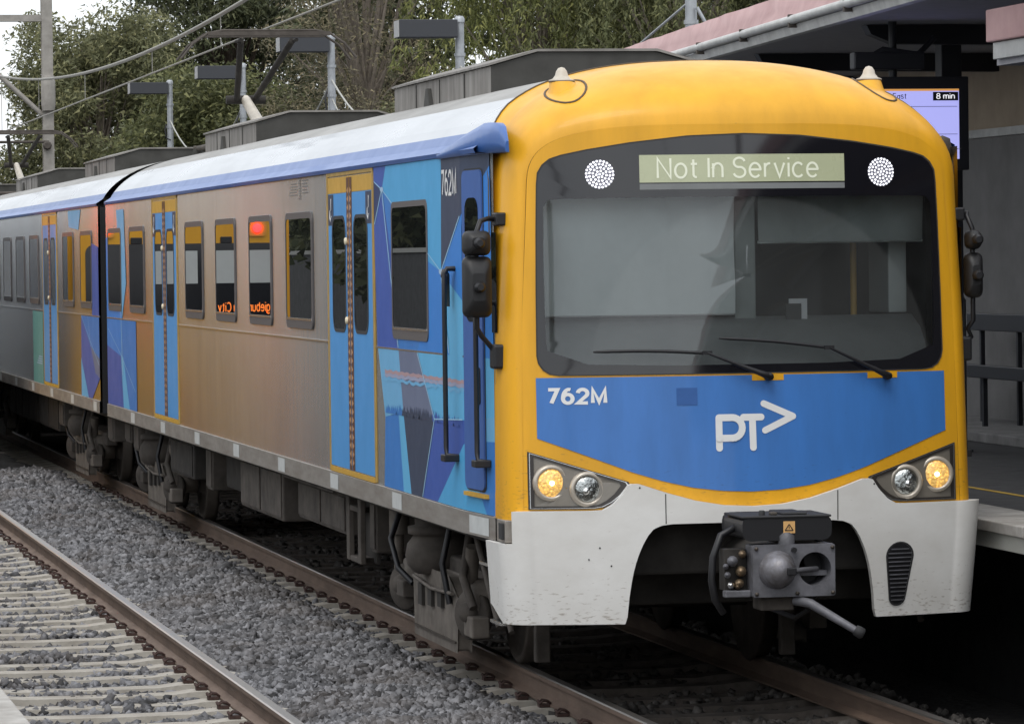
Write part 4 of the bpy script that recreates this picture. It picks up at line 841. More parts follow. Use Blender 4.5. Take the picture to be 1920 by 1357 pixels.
fp.ring(outr, inr, fY(-1.27), 'coupler_grey'); fp.ring(inr, inr, fY(-1.27), 'coupler_grey', fi=fY(-1.05)); fp.ring(outr, outr, fY(-1.27), 'coupler_grey', fi=fY(-1.1)); fp.add([fY(-1.05)(*p) for p in inr], [tuple(range(len(inr)))], 'black'); fp.build('face_plate', cpl)
MB().lathe([(.108, 0), (.112, .01), (.103, .02), (.101, .03), (.088, .075), (.062, .115), (.030, .132), (.001, .135)], (-.10, -1.27, .885), (0, -1, 0), 'coupler_dome', 32).build('cone', cpl)
MB().box(-.075, -.02, -1.42, -1.36, .86, .905, 'black').build('slot', cpl, .006)
MB().tube([(-.02, -1.29, .875), (.07, -1.26, .88), (.16, -1.2, .88)], .016, 'coupler_grey', 8).build('hook', cpl)
MB().box(.05, .22, -1.20, -1.08, .84, .87, 'coupler_grey').build('latch', cpl); MB().lathe([(.015, 0), (.015, .03)], (-.0, -1.27, 1.0), (0, -1, 0), 'black', 10).build('bolt', cpl); MB().lathe([(.05, 0), (.05, .05), (.03, .07)], (-.03, -1.22, 1.03), (0, 0, 1), 'coupler_grey', 14).build('spigot', cpl)
for bx_, bz_ in ((-.225, .745), (-.225, 1.01), (.235, .745), (.235, 1.01), (.02, .745)): MB().lathe([(.012, 0), (.012, .014), (.0, .016)], (bx_, -1.27, bz_), (0, -1, 0), 'wheel_steel', 6).build('bolt', cpl)
for pts in ([(.20, -1.0, 1.05), (.30, -1.02, .98), (.31, -.95, .8), (.25, -.8, .68)], [(.10, -1.0, .72), (.18, -.95, .62), (.16, -.7, .55), (.05, -.4, .6)]): MB().tube(pts, .016, 'black', 8).build('cable', cpl)
MB().box(-.40, -.245, -1.22, -1.15, .725, .765, 'coupler_grey').build('tray', cpl, .006)
el = MB()
for k, (x, z, r) in enumerate(((-.34, .79, .022), (-.29, .80, .026), (-.36, .85, .018), (-.28, .87, .03), (-.33, .93, .03), (-.27, .97, .022), (-.37, .90, .016), (-.30, .78, .015))): el.lathe([(r, 0), (r*1.1, .05), (r*.6, .09), (.001, .095)], (x, -1.13, z), (-.3, -1, .1), 'brass' if k % 2 else 'silver' if k == 0 else 'coupler_grey', 10)
el.box(-.38, -.25, -1.13, -1.0, .76, 1.0, 'under_dark'); el.build('air_fittings', cpl)
ho = MB(); ho.tube([(-.28, -1.0, 1.12), (-.38, -1.05, 1.08), (-.43, -1.05, .95), (-.44, -1.05, .82), (-.42, -1.05, .70), (-.36, -1.0, .62)], .022, 'black', 8); ho.build('hose', cpl)
MB().tube([(.02, -1.22, .70), (.09, -1.30, .685), (.33, -1.42, .53)], [.03, .028, .022], 'coupler_grey', 10).build('handle', cpl)
MB().lathe([(.03, 0), (.034, .02), (.034, .05), (.02, .06)], (.325, -1.42, .535), (.8, -.3, -.5), 'rubber', 10).build('handle_grip', cpl)
MB().box(-.18, .02, -1.2, -1.0, .64, .725, 'under_grey').build('drain', cpl, .01)
boxpart('buffer_beam', car, (-1.2, 1.2, -.05, .35, .78, 1.12), 'under_dark', .02)
boxpart('front_bulkhead', car, (-1.25, 1.25, .40, .48, .56, 1.1), 'under_dark', .02)
# rail guard at the leading wheels, foot ladder
for s in (-1, 1):
    g = MB(); g.box(s*.80, s*.90, 2.02, 2.12, .30, .75, 'under_grey'); g.box(s*.78, s*.88, 1.96, 2.04, .07, .34, 'under_grey'); g.build('rail_guard', car, .01)
    ld = MB(); 
    ld.tube([(s*1.36, 1.55, 1.0), (s*1.32, .95, .40)], .022, 'under_grey', 6); ld.tube([(s*1.36, 1.05, 1.0), (s*1.32, .55, .40)], .022, 'under_grey', 6); la = ld.build('ladder', car)
    for t in (.35, .92): MB().box(s*1.30, s*1.38, .85-.05*t-.30*t+.10, 1.50-.60*t, 1.0-.6*t-.012, 1.0-.6*t+.012, 'silver').build('rung', la, .004)
    MB().box(s*1.40, s*1.482, -.08, .178, 1.0, 1.138, 'solebar_grey').build('sole_bar_end', car, .006); MB().box(s*1.483, s*1.50, -.07, .03, 1.02, 1.12, 'rubber').build('end_stop', car, .004)
make_bogie(car, 3.95, True); make_bogie(car, 20.75)
under_box(car, 5.75, 5.95, .55, .95, xo=1.30)
for s in (-1, 1):    # open channel frame
    f = MB(); f.box(s*1.37, s*1.33, 6.55, 6.68, .45, 1.0, 'under_grey'); f.box(s*1.37, s*1.33, 6.02, 6.15, .45, 1.0, 'under_grey'); f.box(s*1.365, s*1.25, 6.152, 6.548, .45, .49, 'under_grey'); f.box(s*1.365, s*1.25, 6.152, 6.548, .83, .87, 'under_grey'); f.box(s*1.25, s*1.22, 6.02, 6.68, .45, 1.0, 'under_dark'); f.build('frame', car, .006)
under_box(car, 7.1, 9.6, .60, .93, xo=1.30); under_box(car, 10.1, 12.7, .53, .97, xo=1.36)
for s in (-1, 1): MB().box(s*1.42, s*1.0, 7.0, 9.7, .935, .955, 'under_grey').build('tray', car)
under_box(car, 13.1, 14.9, .58, .95, 'under_dark', 1.2); under_box(car, 15.2, 15.6, .53, .95, xo=1.3); under_box(car, 16.3, 18.2, .58, .95, 'under_dark', 1.34)
under_box(car, 21.75, 22.3, .72, .97, xo=1.36); under_box(car, 20.9, 21.4, .66, .97, xo=1.36)
# cab interior
cab = MB(); cab.box(-1.30, 1.30, 1.9, 1.94, 1.15, 3.5, 'cab_dark'); cab.box(-1.30, 1.30, .25, 1.9, 1.12, 1.15, 'cab_dark'); cab.box(-1.34, -1.30, .30, 1.94, 1.15, 3.4, 'cab_dark'); cab.box(1.30, 1.34, .30, 1.94, 1.15, 3.4, 'cab_dark'); cab.box(-1.25, 1.25, .1, 1.9, 3.30, 3.34, 'cab_dark'); cab.build('cab_interior', car)
ds = MB(); ds.grid([[(x, frontY(x, 2.1)+.07+dy, z) for x in np.linspace(-1.2, 1.2, 20)] for dy, z in ((.0, 2.06), (.06, 2.18), (.16, 2.27), (.34, 2.345), (.60, 2.34), (.62, 1.6))], 'console_grey', True); ds.build('dashboard', car)
def blind(x0, x1, z0, z1, m, y=.16):
    n = 24; b = MB(); b.grid([[(x0+(x1-x0)*k/n, y+.015*math.sin(k*1.1+z*9)*(1 if z < z1 else .2)-.1*(1-(x0+(x1-x0)*k/n)**2/1.6), z) for k in range(n+1)] for z in np.linspace(z0, z1, 8)], m, True)
    o = b.build('sun_blind', car); MB().tube([(x0, y+.02-.1*(1-x0*x0/1.6), z0), (x1, y+.02-.1*(1-x1*x1/1.6), z0)], .010, 'paper_white' if m == 'blind_grey' else 'blind_grey', 6).build('hem', o)
blind(-1.24, .0, 2.365, 3.12, 'blind_grey', .14); blind(.16, 1.24, 2.80, 3.12, 'blind_dark', .16)
boxpart('cab_post', car, (.015, .15, .10, .16, 2.0, 3.12), 'blind_dark', .01)
MB().tube([(1.03, 1.0, 2.2), (1.03, 1.0, 3.2)], .022, 'door_yellow', 8).build('grab_pole', car)
boxpart('cab_side_trim', car, (1.10, 1.22, .45, .9, 2.35, 3.0), 'blind_grey', .01)
st = MB(); st.prism(rrect(.30, .78, 1.9, 2.72, .1, 4), lambda x, z: (x, .95, z), lambda x, z: (x, 1.08, z), 'cab_dark'); st.prism(rrect(.42, .66, 2.74, 2.92, .06, 4), lambda x, z: (x, .96, z), lambda x, z: (x, 1.05, z), 'cab_dark'); st.build('driver_seat', car, .02)
MB().box(.36, .475, .10, .115, 2.22, 2.45, 'paper_white').build('notice', car); MB().box(.335, .435, .085, .099, 2.30, 2.42, 'cab_dark').build('display', car, .004)
# rear gangway bellows
g = MB(); rws = []
for k in range(9):
    y = L1+.003+.10*k; k2 = 0.0 if k % 2 else .05; rws.append([(x*(1.42-k2)/1.5, y, z) for x, z in ((-1.5, 1.02), (-1.5, 3.32), (-1.0, 3.66-k2), (0, 3.8-k2), (1.0, 3.66-k2), (1.5, 3.32), (1.5, 1.02))])
g.grid(rws, 'rubber', False); g.build('gangway', car)
# pantograph
def pantograph(parent, yb, zt=5.19):
    p = MB(); 
    for x in (-.55, .55): p.tube([(x, yb-1.0, 3.98), (x, yb+.9, 3.98)], .03, 'under_grey', 8)
    for y in (yb-1.0, yb+.9): p.tube([(-.6, y, 3.98), (.6, y, 3.98)], .03, 'under_grey', 8)
    for x in (-.55, .55):
        for y in (yb-1.0, yb+.9): p.lathe([(.05, -.18), (.07, -.14), (.05, -.1), (.07, -.06), (.05, 0)], (x, y, 3.98), (0, 0, 1), 'unit_dark', 10)
    root = p.build('pantograph', parent)
    MB().tube([(0, yb-.8, 4.02), (0, yb+.95, 4.52)], [.075, .055], 'beacon_cream', 10).build('lower_arm', root)
    MB().tube([(-.22, yb+.95, 4.52), (.22, yb+.95, 4.52)], .05, 'under_dark', 10).build('knuckle', root)
    ua = MB(); ua.tube([(-.10, yb+.95, 4.52), (-.28, yb-.75, zt-.10)], .035, 'under_dark', 8); ua.tube([(.10, yb+.95, 4.52), (.28, yb-.75, zt-.10)], .035, 'under_dark', 8); ua.build('upper_arm', root)
    for dy in (-.2, .2):
        hd = MB(); hd.tube([(-.95, yb-.75+dy, zt-.30), (-.82, yb-.75+dy, zt-.14), (-.66, yb-.75+dy, zt-.03), (-.5, yb-.75+dy, zt), (.5, yb-.75+dy, zt), (.66, yb-.75+dy, zt-.03), (.82, yb-.75+dy, zt-.14), (.95, yb-.75+dy, zt-.30)], .013, 'under_grey', 8); hd.box(-.66, .66, yb-.79+dy, yb-.71+dy, zt-.055, zt-.012, 'under_grey'); hd.build('contact_bow', root)
    MB().tube([(-.3, yb-.95, zt-.1), (-.3, yb-.55, zt-.1)], .02, 'under_dark', 6).build('carrier', root); MB().tube([(.3, yb-.95, zt-.1), (.3, yb-.55, zt-.1)], .02, 'under_dark', 6).build('carrier', root)
pantograph(car, 21.0)

# ---------------------------------------------------------------- following cars
def trailer(y0, label):
    r = thing('train_car', label, 'train car', (0, y0, 0), 'cars of the yellow and blue train'); Lc = 23.4
    side_base(r, const, 0, Lc, ((.02, 5.15), (7.2, 16.0)))
    make_roof(r, 0, Lc); boxpart('floor', r, (-1.45, 1.45, 0, Lc, .96, 1.1), 'under_dark', 0)
    for y in (0, Lc-.04): boxpart('end_wall', r, (-1.5, 1.5, y+.002, y+.038, 1.0, 3.36), 'black', 0)
    make_unit(r, 5.3, 9.1); make_unit(r, 16.5, 20.4)
    for s in (-1, 1):
        for a in (.75, 2.98, 7.78, 9.98, 12.2, 14.4): add_window(r, const, s, a, a+1.34, 2.19, 3.10)
        add_door(r, const, s, 5.2, 7.1, signs=False); add_door(r, const, s, 16.3, 18.2, signs=False)
        facets(r, const, s, [('f_beam', [(2.0, 3.36), (3.6, 3.36), (3.5, 3.16), (2.3, 3.12)], o1), ('f_violet', [(.02, 2.9), (.75, 2.95), (.8, 2.109), (.02, 2.109)], o1), ('f_mid', [(.02, 2.1), (2.1, 2.1), (1.0, 1.75), (.02, 1.62)], o1), ('f_grey', [(.02, 1.62), (1.0, 1.75), (.5, 1.45), (.02, 1.4)], o1), ('f_violet', [(2.1, 2.1), (2.15, 1.145), (.9, 1.145), (.02, 1.4), (.5, 1.45), (1.0, 1.75)], o1), ('f_beam', [(2.15, 1.6), (2.15, 1.145), (1.3, 1.145)], .0045), wline((2.1, 2.1), (.05, 1.55), .004), wline((1.0, 1.75), (1.3, 2.1), .003)])
        facets(r, const, s, [('f_teal', [(7.25, 2.09), (8.75, 2.09), (8.75, 1.145), (7.25, 1.145)], o1)]+[('f_white', [(7.4, 1.40+.03*k), (8.2-.1*k, 1.40+.03*k), (8.2-.1*k, 1.415+.03*k), (7.4, 1.415+.03*k)], .0045) for k in range(4)], 'teal_poster')
    make_bogie(r, 5.6); make_bogie(r, 18.5)
    under_box(r, .2, .75, .66, .97, xo=1.36); under_box(r, 6.3, 6.9, .62, .93, xo=1.36); under_box(r, 7.6, 10.5, .5, .95, 'under_dark', 1.3); under_box(r, 11, 15.5, .5, .95, 'under_dark', 1.3)
    return r
trailer(23.40, 'second train car in steel with teal poster, coupled behind the leading car')
t3 = trailer(47.3, 'rearmost train car, hidden behind the second car except its roof pantograph')
pantograph(t3, 4.6, 5.09)

# ---------------------------------------------------------------- train standing on the neighbouring track
ot = thing('train_car', 'yellow fronted train on the neighbouring track with red tail lights, seen mirrored', 'train car', (LT, 33.0, 0))
b = MB(); b.prism([(-1.5, 1.0), (1.5, 1.0), (1.5, 3.3), (1.25, 3.65), (.6, 3.85), (-.6, 3.85), (-1.25, 3.65), (-1.5, 3.3)], lambda x, z: (x, .25, z), lambda x, z: (x, 24, z), 'steel'); b.build('body', ot)
nose = MB(); sec_o = [(-1.5, .55), (1.5, .55), (1.5, 3.3), (1.25, 3.62), (.6, 3.80), (-.6, 3.80), (-1.25, 3.62), (-1.5, 3.3)]
nose.prism([(x*.985, z) for x, z in sec_o], lambda x, z: (x*.96, -.02, .55+(z-.55)*.985), lambda x, z: (x, .26, z), 'yellow'); nose.build('front', ot, .06, 3)
sc_ = MB(); sc_.prism(rrect(-1.32, 1.32, 1.92, 2.97, .12, 5), lambda x, z: (x, -.03, z), lambda x, z: (x, 0, z), 'black_gloss'); sw = sc_.build('windscreen', ot)
for a, b_ in ((-1.25, -.32), (-.22, .45)): MB().box(a, b_, -.036, -.031, 2.42, 2.87, 'blind_grey').build('blind', sw)
for s in (-1, 1):
    rl = MB(); rl.prism(rrect(s*1.05-.13, s*1.05+.13, 3.06, 3.34, .05, 3), lambda x, z: (x, -.045, z), lambda x, z: (x, 0, z), 'door_yellow'); h_ = rl.build('tail_light', ot)
    MB().lathe([(.064, .0), (.064, .02), (.04, .03), (.001, .032)], (s*1.05, -.045, 3.175), (0, -1, 0), 'red_light', 20).build('lens', h_)
    MB().box(s*.62-.08, s*.62+.08, -.05, -.03, 2.97, 3.06, 'black').build('lamp_pod', ot, .02)
lettering('destination', 'Craigieburn via City', lambda u, v, k: (-1.40+.90*u, -.034-.0006*k, 2.03+.12*v), 'orange_text', ot, .15)

# ================================================================== PLATFORM FURNITURE, STATION
# canopy
can = thing('canopy', 'station canopy with dusty pink dented fascia and pale gutter over the platform', 'canopy', (2.6, 5, 4.6))
A0, A1 = (2.30, 1.4), (3.72, 21.0)      # edge line in plan (slightly skewed to the track)
def cw(t, off=0): return (A0[0]+(A1[0]-A0[0])*t+off, A0[1]+(A1[1]-A0[1])*t)
def rel(p): return (p[0]-2.6, p[1]-5, p[2]-4.6)
mb = MB(); rows_ = [[], [], [], []]
for k in range(41):
    t = k/40; dn = .012*math.sin(k*2.7)+.010*math.sin(k*1.3)
    x, y = cw(t); rows_[0].append(rel((x-.02+dn, y, 4.69))); rows_[1].append(rel((x+.03-dn, y, 4.80))); rows_[2].append(rel((x+.07+dn, y, 4.93))); rows_[3].append(rel((x+.40, y, 4.97)))
mb.grid(rows_, 'canopy_pink', True)
endp = [rel((A1[0]-.02, A1[1], 4.69)), rel((A1[0]+.07, A1[1], 4.93)), rel((A1[0]+4.2, A1[1], 4.97)), rel((A1[0]+4.2, A1[1], 4.69))]; mb.add(endp, [(0, 1, 2, 3)], 'canopy_pink'); mb.build('fascia', can)
MB().add([rel((*cw(0, .4), 4.972)), rel((*cw(1, .4), 4.972)), rel((A1[0]+4.6, A1[1], 4.972)), rel((A0[0]+6, A0[1], 4.972))], [(0, 1, 2, 3)], 'roof_grey').build('roof_sheet', can)
gt = MB(); gt.tube([rel((*cw(t, -.055), 4.665)) for t in (0, .25, .5, .75, 1)], .038, 'gutter_white', 10); gt.grid([[rel((*cw(t, -.02), 4.63)) for t in (0, .5, 1)], [rel((*cw(t, .0), 4.555)) for t in (0, .5, 1)], [rel((*cw(t, .06), 4.55)) for t in (0, .5, 1)]], 'gutter_white', False); gt.build('gutter', can)
for k in range(9): t = .04+.92*k/8; x, y = cw(t, -.06); MB().box(x-.025-2.6, x+.06-2.6, y-5-.02, y-5+.02, -.0, .11, 'under_grey').build('gutter_bracket', can)
MB().add([rel((*cw(0, .05), 4.60)), rel((*cw(1, .05), 4.60)), rel((A1[0]+4.6, A1[1], 4.60)), rel((A0[0]+6, A0[1], 4.60))], [(0, 1, 2, 3)], 'soffit').build('soffit', can)
for yb in (3.4, 8.55, 13.4, 18.4):
    x = cw((yb-A0[1])/(A1[1]-A0[1]))[0]+.5
    bmx = MB(); bmx.prism([(x+.22, 4.44), (9, 4.40), (9, 4.594), (x-.02, 4.594), (x+.02, 4.52)], lambda a, z: rel((a, yb-.08, z)), lambda a, z: rel((a, yb+.08, z)), 'beam_dark'); bmx.build('beam', can)
# near canopy piece
nc = thing('canopy', 'nearer canopy corner with pink fascia and white trim at the upper right', 'canopy', (2.57, 3, 4.2))
mb = MB(); mb.box(0, .06, -45, 0, -.03, .195, 'canopy_pink'); mb.box(.062, 5, -45, 0, .05, .195, 'canopy_pink'); mb.build('fascia', nc, .01)
MB().box(.035, .075, -45, -.05, -.15, -.034, 'gutter_white').build('trim', nc, .005); MB().box(.08, 5, -45, .0, -.19, -.1, 'soffit').build('soffit', nc)
# building wall
bw = thing('station_building', 'dim station building wall with beige band above a grey lower wall', 'building', (6, 0, 1.05))
MB().box(0, .3, -30, 27, 0, 2.76, 'wall_grey').build('lower_wall', bw); MB().box(-.03, .3, -30, 27, 2.763, 2.84, 'gutter_white').build('ledge', bw); MB().box(0, .3, -30, 27, 2.843, 3.55, 'wall_beige').build('upper_wall', bw); MB().box(.3, 8, -30, 27, 0, 3.9, 'wall_grey').build('rear_block', bw)
cl = thing('column', 'black column behind the information screen', 'column', (4.16, 9.0, 1.05)); MB().box(-.09, .09, -.09, .09, 0, 3.55, 'beam_dark').build('shaft', cl, .01); MB().box(-.14, .14, -.14, .14, 0, .02, 'beam_dark').build('base_plate', cl)
# bench
bn = thing('bench', 'dark slatted bench against the station wall', 'bench', (5.45, 11.5, 1.14))
for z0, z1, x in ((.85, 1.01, .12), (.44, .56, -.22)): MB().box(x, x+.05, -2.2, 1.55, z0, z1, 'beam_dark').build('slat', bn, .008)
for x in (-.12, 0.0): MB().box(x, x+.09, -2.2, 1.55, .49, .52, 'beam_dark').build('slat', bn, .008)
for y in (-1.6, .2, 1.3): MB().box(.171, .21, y-.025, y+.025, 0, .93, 'beam_dark').build('leg', bn); MB().box(-.2, .17, y-.025, y+.025, .44, .485, 'beam_dark').build('arm', bn); MB().box(-.16, -.12, y-.025, y+.025, 0, .44, 'beam_dark').build('leg', bn)
# information screen
isc = thing('information_screen', 'lit blue white departure screen reading 8 min in a black frame', 'screen', (3.4, 8, 3.75))
MB().box(-.60, .62, 0, .14, -.36, .40, 'beam_dark').build('housing', isc, .01)
MB().box(-.52, .535, -.004, -.001, -.27, .30, 'screen').build('display', isc)
MB().box(-.52, .535, -.0075, -.0045, .283, .30, 'screen_orange').build('header_bar', isc)
MB().box(.315, .528, -.0075, -.0045, .205, .275, 'screen_dark').build('time_box', isc)
lettering('time_text', '8 min', lambda u, v, k: (.345+.15*u, -.009-.0004*k, .220+.042*v), 'screen_text', isc, .14)
lettering('destination_text', 'East', lambda u, v, k: (-.02+.11*u, -.0055-.0004*k, .222+.042*v), 'screen_ink', isc, .14)
for z in (.155, -.07, -.19): MB().box(-.50, .52, -.0075, -.0045, z, z+.004, 'screen_ink').build('rule', isc)
MB().tube([(0.0, .07, .40), (0.0, .07, .85)], .035, 'beam_dark', 8).build('hanger', isc); cb = MB(); cb.box(-.35, .25, -.02, .12, .46, .60, 'beam_dark'); cb.tube([(-.3, .05, .5), (-.1, .0, .62), (.2, .02, .58), (.35, .05, .72)], .03, 'beam_dark', 6); cb.build('camera_bracket', isc, .02)
# lamp posts along the platform
def lamp_post(y, h, label, lamp=True, cable=True):
    p = thing('lamp_post', label, 'lamp post', (6.0, y, 1.05), 'lamp posts along the far platform'); H = h-1.05
    MB().tube([(0, 0, 0), (0, 0, H*.75), (0, 0, H)], [.085, .075, .07], 'galv', 10).build('post', p); MB().lathe([(.085, 0), (.085, .06), (.06, .1), (.0, .11)], (0, 0, H-.02), (0, 0, 1), 'galv', 10, False).build('cap', p)
    if lamp:
        b = MB(); b.box(-1.0, -.07, -.22, .22, H-.26, H+.02, 'lamp_box'); lb = b.build('lamp_head', p, .01); MB().box(-1.015, -1.003, -.21, .21, H-.25, H+.01, 'lamp_box_end').build('end_panel', lb)
    for z in (H-.55, H-1.1): MB().lathe([(.092, 0), (.092, .05)], (0, 0, z), (0, 0, 1), 'galv', 10, False).build('band', p)
    MB().tube([(-.10, -.05, H-1.0), (-.14, -.08, H-1.15), (-.11, -.06, H-1.35), (0, -.09, H-1.4)], .018, 'black', 6).build('junction', p)
    return p
ps = [(79.4, 7.11, 'farthest lamp post, dark box lamp, nearest the overhead mast'), (66.1, 6.9, 'second farthest lamp post, just behind the raised pantograph'), (53.8, 6.87, 'lamp post with dark box lamp right of the pantograph'), (40.8, 6.45, 'nearest lamp post with box lamp, above the front roof unit')]
for a in ps: lamp_post(*a)
lamp_post(25.5, 6.1, 'bare grey post with braces rising behind the canopy end', False)
def catenary(a, b, sag, r, m, n=14):
    a, b = Vector(a), Vector(b); return MB().tube([tuple(a+(b-a)*t-Vector((0, 0, 4*sag*t*(1-t)))) for t in [k/n for k in range(n+1)]], r, m, 6)
hs = [79.4, 66.1, 53.8, 40.8, 25.5]; zs_ = [6.2, 6.1, 6.1, 5.75, 5.5]
dl = ['from the farthest lamp post to the one behind the pantograph', 'between the two lamp posts behind the pantograph', 'from the post right of the pantograph to the nearest lamp post', 'from the nearest lamp post to the bare post by the canopy']
for i in range(4):
    o = catenary((6, hs[i], zs_[i]), (6, hs[i+1], zs_[i+1]), 1.0, .018, 'cable_grey').build('cable'); tag(o, 'slack grey cable '+dl[i], 'cable', 'cables slung between lamp posts')
o = catenary((6, 53.8, 5.75), (6, 40.8, 5.5), 1.25, .014, 'cable_grey').build('cable'); tag(o, 'lower thin cable from the post right of the pantograph to the nearest lamp post', 'cable', 'cables slung between lamp posts')
MB_ = MB(); MB_.tube([(6.05, 25.4, 5.75), (6.5, 25.3, 4.9)], .025, 'galv', 6); MB_.tube([(5.95, 25.5, 5.8), (5.2, 27.5, 4.9)], .015, 'galv', 6); o = MB_.build('post_brace'); tag(o, 'thin braces either side of the bare post behind the canopy end', 'brace')
# overhead mast and gantry
ms = thing('overhead_mast', 'tall grey overhead line mast with cross beam and diagonal brace at the far left', 'mast', (3.5, 85, 0))
m_ = MB(); m_.box(-.14, .14, -.15, -.13, 0, 12, 'mast_grey'); m_.box(-.14, .14, .13, .15, 0, 12, 'mast_grey'); m_.box(-.012, .012, -.13, .13, 0, 12, 'mast_grey'); m_.build('post', ms)
MB().box(-14, .1, -.12, .12, 8.95, 9.12, 'mast_grey').build('cross_beam', ms); MB().tube([(.02, 0, 6.4), (-1.6, 0, 7.9)], .07, 'mast_grey', 6).build('brace', ms)
m_ = MB(); m_.lathe([(.16, -.45), (.19, -.3), (.19, .3), (.16, .45)], (0, -.18, 8.1-1.0), (0, 0, 1), 'mast_grey', 10); m_.tube([(0, -.16, 5.85), (-3.4, 0, 5.85)], .04, 'under_grey', 6); m_.lathe([(.10, 0), (.12, .05), (.08, .1)], (-.05, -.2, 5.75), (0, -1, 0), 'under_grey', 8); m_.build('fittings', ms)
for (x, y, lb) in ((5.0, -21, 'grey mast on the far platform behind the viewer'), (-10.4, -34, 'grey mast on the near platform behind the viewer')):
    m2 = thing('overhead_mast', lb, 'mast', (x, y, 1.1)); MB().box(-.12, .12, -.12, .12, 0, 8, 'mast_grey').build('post', m2); MB().lathe([(.2, 0), (.2, .03)], (0, 0, 0), (0, 0, 1), 'mast_grey', 12).build('base_plate', m2)
o = MB().tube([(0, -40, 5.22), (0, 140, 5.22)], .011, 'wire', 6).build('contact_wire'); tag(o, 'thin straight contact wire above the train', 'wire')
pts = []
for i in range(60):
    y = -20+i*2.0; k = ((y-31) / 31); pts.append((0, y, 5.53+1.15*min(k*k, 1.2)))
o = MB().tube(pts, .024, 'wire', 6).build('catenary_wire'); tag(o, 'thick sagging overhead wire crossing the upper left', 'wire')
for i, y in enumerate((24, 31, 40, 48, 56)):
    z = 5.53+1.15*min(((y-31)/31)**2, 1.2); o = MB().tube([(0, y, 5.22), (0, y, z)], .006, 'wire', 4).build('dropper_wire'); tag(o, 'short vertical dropper joining the contact wire to the sagging wire', 'wire', 'dropper wires')

# ================================================================== TREES
def leaves(n_per, centers, radii, size, droop, aspect, col, parent, strands=False):
    cs = np.repeat(np.array(centers), n_per, axis=0); rs = np.repeat(np.array(radii), n_per, axis=0); n = len(cs)
    if strands:
        k = rng.integers(0, 26, n)+26*np.repeat(np.arange(len(centers)), n_per); sd_ = rng.normal(size=(26*len(centers), 3)); sd_ /= np.linalg.norm(sd_, axis=1, keepdims=True); sd_[:, 2] = np.abs(sd_[:, 2])*.6
        L = rng.uniform(0, 1, n); p = cs+sd_[k]*rs*np.array([1, 1, .7]); p[:, 2] -= L**1.2*rs[:, 2]*1.7; p += rng.normal(size=(n, 3))*.05; p[:, :2] += (L[:, None]*.25)*sd_[k][:, :2]
    else:
        d = rng.normal(size=(n, 3)); d /= np.linalg.norm(d, axis=1, keepdims=True); p = cs+d*rs*rng.uniform(.35, 1.05, (n, 1))
    ax = rng.normal(size=(n, 3)); ax[:, 2] = ax[:, 2]*.6-droop; ax /= np.linalg.norm(ax, axis=1, keepdims=True)
    sdv = np.cross(ax, rng.normal(size=(n, 3))); sdv /= np.linalg.norm(sdv, axis=1, keepdims=True)
    s_ = (size*rng.uniform(.6, 1.4, n))[:, None]; a = ax*s_; b_ = sdv*s_*aspect
    v = np.stack([p-b_, p+b_, p+a], 1).reshape(-1, 3); f = np.arange(3*n).reshape(n, 3)
    return np_mesh('crown', v, f, col, parent)
def tree(x, y, h, r, label, col, n_cl, n_per, size, bark='bark', droop=.4, aspect=.35, strands=False, base=1.0, clr=1.0, cat='tree', name='tree', grp='trees behind the far platform', zlow=.25):
    root = thing(name, label, cat, (x, y, base), grp)
    cen, rad = [], []; near = x > -10; n_cl = int(n_cl*(1.6 if near else 1)); n_per = int(n_per*(1.35 if near else 1)); size *= (1.0 if near else 1.2); aspect *= (.62 if near else 1)
    for i in range(n_cl):
        a = rng.uniform(0, 2*math.pi); zz = rng.uniform(zlow, 1.0); rr = r*(1-.55*max(0, zz-.45)**1.3)*math.sqrt(rng.uniform(.15, 1)); q = rng.uniform(.75, 1.35)*clr
        cen.append((rr*math.cos(a), rr*math.sin(a), h*zz-q*.3)); rad.append((q, q, q*rng.uniform(.6, .9)))
    tr = MB(); tr.tube([(0, 0, -.2), (.1, .05, h*.25), (-.05, .1, h*.5), (.1, 0, h*.8)], [.022*h, .017*h, .012*h, .004*h], bark, 10); t_ = tr.build('trunk', root)
    br = MB()
    for c in cen:
        z0 = min(c[2]*.55, h*.6); mid = (c[0]*.5+rng.normal(0, .2), c[1]*.5+rng.normal(0, .2), (z0+c[2])*.55)
        br.tube([(0, 0.03, z0), mid, c], [.006*h, .003*h, .0012*h], bark, 5, False)
    br.build('limbs', t_)
    leaves(n_per, cen, rad, size, droop, aspect, col, root, strands)
    return root
tree(7.6, 112, 9.6, 3.2, 'olive green gum tree behind the overhead mast at the left', 'leaf_gum', 60, 520, .20, 'bark_pale', .6, .28)
tree(2.9, 112, 5.0, 2.4, 'low olive shrubby tree at the far left edge under the bright sky', 'leaf_olive', 34, 420, .20, 'bark_pale', .6, .28)
tree(12.6, 118, 14.5, 3.6, 'tall dark conifer left of the pantograph', 'leaf_dark', 80, 520, .22, 'bark', .9, .25, zlow=.12)
tree(9.6, 100, 7.2, 2.7, 'mid green bushy tree below the dark conifer', 'leaf_mid', 46, 480, .18, 'bark', .4, .35, zlow=.1)
tree(13.2, 93, 12.5, 3.0, 'greyish brown twiggy tree behind the pantograph', 'leaf_grey', 60, 330, .16, 'bark_pale', .5, .2, zlow=.12)
tree(12.6, 80, 6.0, 2.2, 'small green tree low between the middle lamp posts', 'leaf_gum', 40, 420, .16, 'bark', .5, .3, zlow=.1)
tree(14.6, 76, 11.0, 3.0, 'bright green weeping pepper tree right of the middle lamp post', 'leaf_bright', 52, 620, .17, 'bark_pale', 1.4, .2, True, zlow=.22)
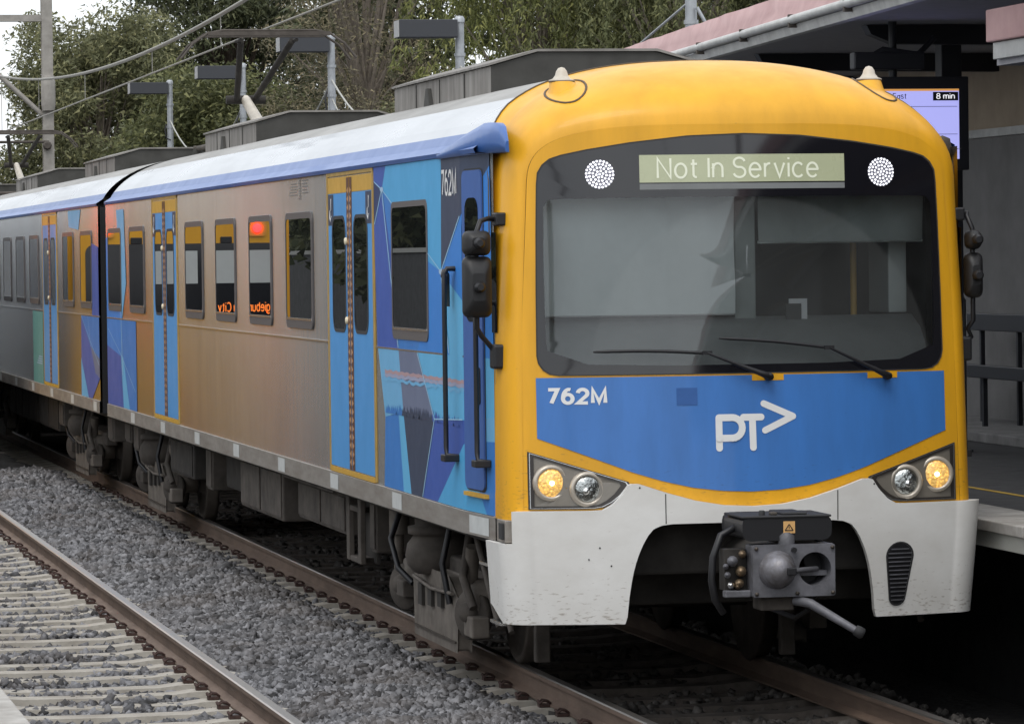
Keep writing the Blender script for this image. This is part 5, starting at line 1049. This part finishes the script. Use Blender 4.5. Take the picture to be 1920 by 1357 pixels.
tree(17.2, 72, 12.5, 3.3, 'darker weeping tree right of the nearest lamp post', 'leaf_mid', 56, 560, .17, 'bark_pale', 1.3, .2, True, zlow=.2)
tree(21.5, 76, 13.0, 3.4, 'dark green tree with pale trunk behind the front roof unit', 'leaf_dark', 56, 480, .18, 'bark_pale', 1.1, .24, True, zlow=.16)
tree(23.5, 68, 10.0, 3.2, 'dark tree rising behind the canopy end', 'leaf_dark', 46, 420, .18, 'bark', .9, .25, zlow=.12)
tree(22.0, 96, 14.0, 4.2, 'broad dark tree far behind the weeping trees', 'leaf_dark', 50, 150, .40, 'bark', .6, .3, zlow=.08)
tree(10.5, 132, 9.5, 3.0, 'far olive tree filling the gap beside the mast', 'leaf_olive', 46, 200, .34, 'bark', .5, .3, zlow=.08)
tree(17.0, 108, 13.0, 3.8, 'dark tree behind the twiggy tree', 'leaf_dark', 50, 150, .40, 'bark', .6, .3, zlow=.08)
for i, (x, y, h, lb) in enumerate(((7.6, 92, 3.2, 'shrub at the foot of the gum tree'), (9.0, 84, 3.4, 'shrub left of the farthest lamp post'), (10.5, 74, 3.6, 'shrub right of the farthest lamp post'), (12.0, 66, 3.8, 'shrub between the pantograph and the middle lamp post'), (14.0, 60, 3.8, 'shrub under the bright weeping tree'), (16.5, 56, 3.8, 'shrub left of the nearest lamp post'), (18.5, 54, 3.6, 'shrub behind the front roof unit'), (5.8, 104, 3.0, 'shrub behind the far roof unit at the left'))):
    tree(x, y, h, 1.9, 'dense dark green '+lb, ('leaf_mid', 'leaf_gum')[i % 2], 22, 420, .16, 'bark', .4, .35, cat='shrub', name='shrub', grp='shrubs along the platform fence', zlow=.1, clr=.8)
# trees across the near platform, seen in the reflections
for i, (x, y, lb) in enumerate(((-16, 30, 'nearest'), (-15.5, 42, 'second'), (-16.5, 54, 'third'), (-15.5, 66, 'fourth'), (-16, 78, 'fifth'), (-16, 92, 'farthest'))):
    tree(x, y, 9.5, 4.2, lb+' of the trees behind the wall of the near platform', 'leaf_dark', 40, 420, .24, 'bark', .4, .4, grp='trees behind the near platform wall', zlow=.15, clr=1.5)
